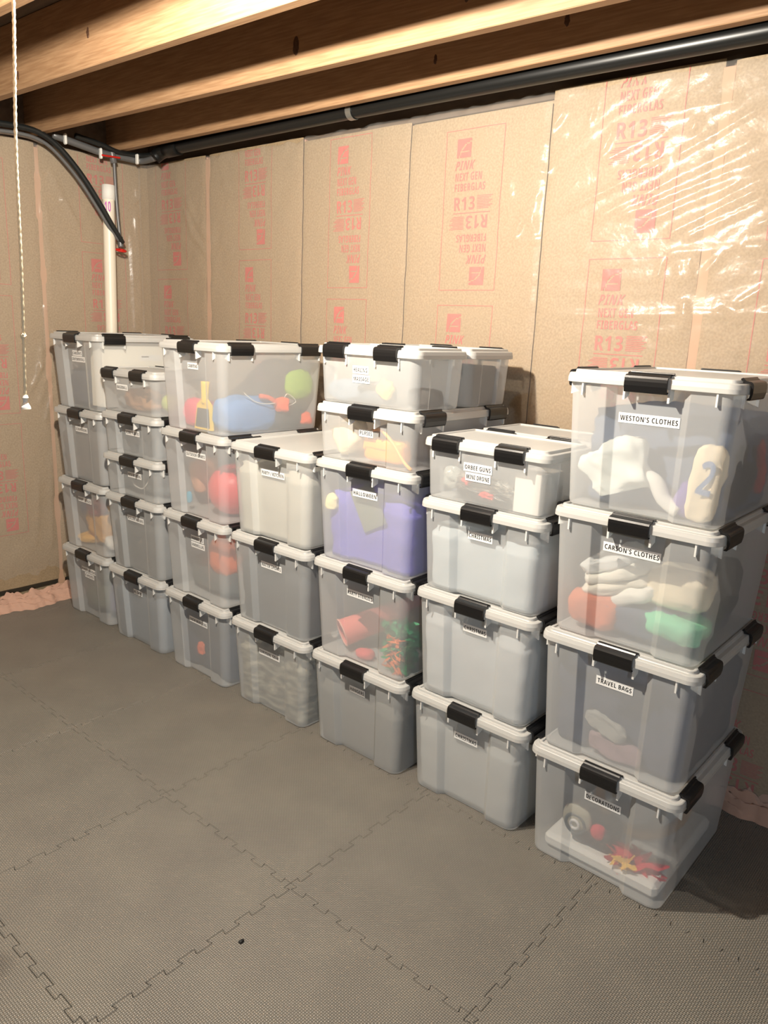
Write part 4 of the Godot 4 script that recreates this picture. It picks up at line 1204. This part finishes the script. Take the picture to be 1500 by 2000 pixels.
	part("flap", blob(Vector3(0.16, 0.035, 0.066), 0.35, 0.003, 14.0, 91), std(Color(0.98, 0.66, 0.22), 0.5), hb, Transform3D(Basis(), Vector3(0, 0.02, 0)))
	soft("cream_bag", Vector3(0.11, 0.11, 0.10), Color(0.93, 0.86, 0.72), inside(4, y, Vector3(-0.135, 0.075, 0.19), Vector3(0, 0, 0.6)), "cream bag at the left of PURSES", "handbag", 92, 0.01, 0.5)
	soft("grey_bag", Vector3(0.34, 0.10, 0.28), Color(0.50, 0.46, 0.46), inside(4, y, Vector3(0, 0.056, -0.06)), "mauve grey bag at the back of PURSES", "handbag", 93)
	y = HT * 3 + HS
	soft("blue_pouch", Vector3(0.15, 0.07, 0.10), Color(0.40, 0.46, 0.52), inside(4, y, Vector3(-0.115, 0.04, 0.21)), "blue grey pouch at the left of HEALING", "pouch", 94)
	soft("slate_pouch", Vector3(0.12, 0.075, 0.09), Color(0.30, 0.35, 0.40), inside(4, y, Vector3(0.005, 0.042, 0.21)), "slate pouch in the middle of HEALING", "pouch", 95, 0.012, 0.8)
	soft("gold_net", Vector3(0.06, 0.05, 0.03), Color(0.86, 0.72, 0.40), inside(4, y, Vector3(0.062, 0.06, 0.245), Vector3(0, 0, -0.6)), "gold net at the front of HEALING", "net", 96)
	soft("dark_pouch", Vector3(0.10, 0.06, 0.10), Color(0.30, 0.29, 0.28), inside(4, y, Vector3(0.135, 0.035, 0.13)), "dark pouch at the right of HEALING", "pouch", 97)
	single("charcoal_case", box(Vector3(0.35, 0.13, 0.21), 0.012), cloth(Color(0.15, 0.15, 0.155)), "charcoal case in the small bin behind HEALING", "case", inside(4, y, Vector3(0, 0.07, -0.14)))
	# --- PARTY / KITCHEN stack
	var camo2 := std(Color.WHITE, 0.9)
	camo2.albedo_texture = noise_tex(256, 0.03, Color(0.25, 0.25, 0.22), Color(0.78, 0.76, 0.68), 101, 3)
	camo2.uv1_scale = Vector3(3, 2, 1)
	single("camo_bundle", filling(0.26, 0.012, 100), camo2, "mottled beige and grey bundle filling SURVIVAL GEAR", "bundle", inside(3, 0.0, Vector3(0, 0, 0.0005)), c)
	full("dark_bundle", 0.25, Color(0.24, 0.26, 0.28), 3, HT, "dark slate bundle filling WATER SPORTS", "bundle", 102, 0.02)
	full("ivory_bundle", 0.28, Color(0.78, 0.77, 0.72), 3, HT * 2, "ivory bundle filling PARTY / KITCHEN", "bundle", 103, 0.006)
	# --- CAMPING stack
	full("ski_clothes", 0.25, Color(0.22, 0.26, 0.34), 2, 0.0, "dark blue clothes filling SNOW BOARDING", "clothes", 110, 0.015, "", 0.92)
	soft("pink_glove", Vector3(0.07, 0.06, 0.06), Color(0.85, 0.25, 0.42), inside(2, 0.0, Vector3(0.14, 0.24, 0.12)), "pink glove at the top right of SNOW BOARDING", "glove", 111)
	soft("orange_tab", Vector3(0.035, 0.05, 0.02), Color(0.95, 0.45, 0.28), inside(2, 0.0, Vector3(-0.02, 0.105, 0.225)), "orange tab at the front of SNOW BOARDING", "tab", 112)
	soft("orange_bundle", Vector3(0.20, 0.19, 0.22), Color(0.96, 0.46, 0.22), inside(2, HT, Vector3(0.075, 0.185, 0.10)), "bright orange bundle at the right of HAMMOCKS", "bundle", 113, 0.01, 0.8)
	soft("grey_bundle", Vector3(0.35, 0.15, 0.42), Color(0.40, 0.43, 0.43), inside(2, HT, Vector3(0, 0.08, -0.02)), "grey bundle in the bottom of HAMMOCKS", "bundle", 114, 0.015, 0.4)
	single("red_ball", ball(0.108), std(Color(0.92, 0.20, 0.22), 0.4), "large red ball at the right of OUTDOOR GAMES", "ball", inside(2, HT * 2, Vector3(0.075, 0.113, 0.11)))
	soft("grey_bundle", Vector3(0.32, 0.20, 0.20), Color(0.50, 0.52, 0.50), inside(2, HT * 2, Vector3(-0.01, 0.105, -0.12)), "grey bundle at the back of OUTDOOR GAMES", "bundle", 115)
	soft("peach_bundle", Vector3(0.09, 0.15, 0.12), Color(0.86, 0.62, 0.48), inside(2, HT * 2, Vector3(-0.14, 0.14, 0.10)), "peach bundle at the left of OUTDOOR GAMES", "bundle", 116)
	soft("blue_toy", Vector3(0.022, 0.05, 0.02), Color(0.30, 0.72, 0.85), inside(2, HT * 2, Vector3(-0.10, 0.06, 0.222)), "small sky blue toy at the front of OUTDOOR GAMES", "toy", 117, 0.004, 0.7)
	y = HT * 3
	var br := thing("hand_brush", "yellow hand brush standing upright in CAMPING", "brush", inside(2, y, Vector3(0.0, 0.0, 0.213), Vector3(-0.04, 0, 0)))
	var yel := std(Color(0.98, 0.82, 0.16), 0.4)
	part("handle", tube(PackedVector3Array([Vector3(0, 0.11, 0), Vector3(0, 0.16, 0), Vector3(0, 0.20, 0)]), 0.014, 14, 5, func(t: float) -> float: return 0.013 + 0.006 * t), yel, br)
	var stb := new_st()
	var pr := PackedVector2Array([Vector2(-0.058, 0.004), Vector2(0.058, 0.004), Vector2(0.044, 0.105), Vector2(0.016, 0.128), Vector2(-0.016, 0.128), Vector2(-0.044, 0.105)])
	extrude_x(stb, pr, -0.007, 0.007, Transform3D(Basis(Vector3.UP, PI / 2), Vector3.ZERO))
	part("frame", stb.commit(), yel, br)
	var stc := new_st()
	extrude_x(stc, PackedVector2Array([Vector2(-0.048, 0.014), Vector2(0.048, 0.014), Vector2(0.037, 0.09), Vector2(-0.037, 0.09)]), -0.010, 0.010, Transform3D(Basis(Vector3.UP, PI / 2), Vector3.ZERO))
	part("bristles", stc.commit(), cloth(Color(0.20, 0.21, 0.22)), br)
	soft("pink_bag", Vector3(0.12, 0.11, 0.12), Color(0.93, 0.33, 0.45), inside(2, y, Vector3(-0.11, 0.06, 0.15)), "pink bag at the left of CAMPING", "bag", 120)
	soft("blue_bag", Vector3(0.15, 0.14, 0.27), Color(0.36, 0.56, 0.80), inside(2, y, Vector3(0.098, 0.072, 0.065)), "sky blue bag along the right side of CAMPING", "bag", 121)
	soft("dark_bag", Vector3(0.14, 0.10, 0.20), Color(0.24, 0.24, 0.24), inside(2, y, Vector3(0.10, 0.055, -0.13)), "dark bag at the back right of CAMPING", "bag", 122)
	soft("orange_toy", Vector3(0.05, 0.055, 0.06), Color(0.98, 0.40, 0.20), inside(2, y, Vector3(0.165, 0.105, -0.065)), "orange toy beside the blue bag in CAMPING", "toy", 123)
	soft("orange_toy", Vector3(0.04, 0.05, 0.05), Color(0.98, 0.40, 0.20), inside(2, y, Vector3(0.168, 0.045, -0.20)), "orange toy in the back corner of CAMPING", "toy", 124)
	soft("green_cushion", Vector3(0.06, 0.13, 0.15), Color(0.62, 0.76, 0.30), inside(2, y, Vector3(0.155, 0.19, -0.175)), "lime green cushion at the back of CAMPING", "cushion", 125, 0.006, 0.9)
	single("orange_tube", tube(PackedVector3Array([Vector3(0.172, 0.15, 0.05), Vector3(0.174, 0.14, 0.0), Vector3(0.172, 0.11, -0.05)]), 0.010, 12, 6), cloth(Color(0.95, 0.42, 0.28)), "orange tube above the blue bag in CAMPING", "tube", inside(2, y, Vector3.ZERO))
	single("white_line", tube(PackedVector3Array([Vector3(0.172, 0.165, 0.13), Vector3(0.178, 0.13, 0.08), Vector3(0.178, 0.118, 0.02), Vector3(0.18, 0.125, -0.06), Vector3(0.18, 0.155, -0.09), Vector3(0.178, 0.12, -0.14), Vector3(0.176, 0.10, -0.08)]), 0.002, 8, 8), M.white, "thin white cord looped over the blue bag in CAMPING", "cord", inside(2, y, Vector3.ZERO))
	# --- second stack
	full("blue_grey_bundle", 0.27, Color(0.42, 0.47, 0.52), 1, 0.0, "blue grey bundle filling RC CARS", "bundle", 130, 0.008)
	full("dark_skates", 0.24, Color(0.36, 0.37, 0.37), 1, HT, "grey heap filling ROLLER BLADES", "skates", 131, 0.015)
	soft("grey_gloves", Vector3(0.34, 0.12, 0.42), Color(0.40, 0.42, 0.42), inside(1, HT * 2, Vector3(0, 0.065, 0)), "grey heap filling KICK BOXING", "gloves", 132)
	single("white_line", tube(PackedVector3Array([Vector3(-0.07, 0.07, 0.215), Vector3(-0.04, 0.045, 0.218), Vector3(0.02, 0.04, 0.218), Vector3(0.06, 0.075, 0.215)]), 0.003, 8, 8), M.white, "thin white cord at the front of KICK BOXING", "cord", inside(1, HT * 2, Vector3.ZERO))
	for k in 5:
		single("video_case", box(Vector3(0.028, 0.105, 0.19), 0.002), [cloth(Color(0.45, 0.47, 0.48)), cloth(Color(0.30, 0.31, 0.32))][k % 2], ["first video case from the left in HOME VIDEOS", "second video case from the left in HOME VIDEOS", "middle video case in HOME VIDEOS", "second video case from the right in HOME VIDEOS", "rightmost video case in HOME VIDEOS"][k], "video case", inside(1, HT * 2 + HS, Vector3(-0.13 + 0.065 * k, 0.058, 0.115)), "video cases")
	y = HT * 2 + HS * 2
	soft("ball_glove", Vector3(0.20, 0.10, 0.10), Color(0.72, 0.52, 0.36), inside(1, y, Vector3(-0.04, 0.055, 0.17)), "tan leather glove in BASEBALL", "glove", 133, 0.02, 0.7)
	soft("lime_ball", Vector3(0.08, 0.08, 0.08), Color(0.75, 0.80, 0.40), inside(1, y, Vector3(0.14, 0.055, 0.15)), "lime ball at the right of BASEBALL", "ball", 134, 0.002, 1.0)
	# --- first stack
	soft("olive_bag", Vector3(0.22, 0.24, 0.44), Color(0.42, 0.43, 0.36), inside(0, 0.0, Vector3(-0.02, 0.125, 0)), "olive bag in the bin on the floor by the left wall", "bag", 140, 0.02, 0.5)
	soft("violet_pouch", Vector3(0.09, 0.18, 0.2), Color(0.44, 0.42, 0.55), inside(0, 0.0, Vector3(0.135, 0.12, 0.10)), "violet pouch beside the olive bag by the left wall", "pouch", 141)
	soft("yellow_plush", Vector3(0.25, 0.17, 0.15), Color(0.90, 0.66, 0.24), inside(0, HT, Vector3(-0.02, 0.125, 0.13), Vector3(0, 0, -0.4)), "golden yellow plush toy in the second bin up by the left wall", "plush toy", 142, 0.02, 0.7)
	soft("yellow_plush", Vector3(0.13, 0.05, 0.10), Color(0.95, 0.74, 0.34), inside(0, HT, Vector3(-0.11, 0.03, 0.18)), "yellow plush feet at the left, second bin up by the left wall", "plush toy", 143, 0.02, 0.8)
	soft("white_plush", Vector3(0.10, 0.06, 0.10), Color(0.95, 0.93, 0.88), inside(0, HT, Vector3(0.125, 0.05, 0.17)), "white plush toy at the right, second bin up by the left wall", "plush toy", 144, 0.015, 0.8)
	soft("red_doll", Vector3(0.10, 0.09, 0.07), Color(0.62, 0.24, 0.24), inside(0, HT, Vector3(-0.02, 0.21, 0.18)), "dark red doll clothes above the yellow plush toy", "doll", 145, 0.02, 0.7)
	soft("blue_doll", Vector3(0.06, 0.08, 0.05), Color(0.36, 0.42, 0.54), inside(0, HT, Vector3(-0.12, 0.20, 0.19)), "blue doll clothes above the yellow plush feet", "doll", 146, 0.015, 0.7)
	soft("blue_cloth", Vector3(0.08, 0.17, 0.26), Color(0.24, 0.32, 0.46), inside(0, HT, Vector3(0.15, 0.16, 0.05)), "blue cloth along the right side, second bin up by the left wall", "cloth", 147)
	full("grey_books", 0.25, Color(0.48, 0.46, 0.44), 0, HT * 2, "grey heap filling SCRAPBOOKS", "books", 148, 0.01)
	y = HT * 3
	soft("slate_cloth", Vector3(0.26, 0.19, 0.42), Color(0.34, 0.37, 0.42), inside(0, y, Vector3(-0.055, 0.10, 0)), "slate cloth in CARSON'S SENTIMENTALS", "cloth", 149, 0.012, 0.4)
	var wb := thing("white_box", "white box with a paper sticker in CARSON'S SENTIMENTALS", "box", inside(0, y, Vector3(0.125, 0.165, 0.0)))
	part("carton", box(Vector3(0.11, 0.29, 0.44), 0.003), std(Color(0.95, 0.93, 0.87), 0.6), wb)
	var sk := part("sticker", box(Vector3(0.0008, 0.028, 0.12), 0.0002), M.tape, wb, Transform3D(Basis(), Vector3(0.0558, 0.085, -0.035)))
	part("print", box(Vector3(0.0006, 0.005, 0.04), 0.0001), M.ink, sk, Transform3D(Basis(), Vector3(0.0006, 0.006, 0.03)))
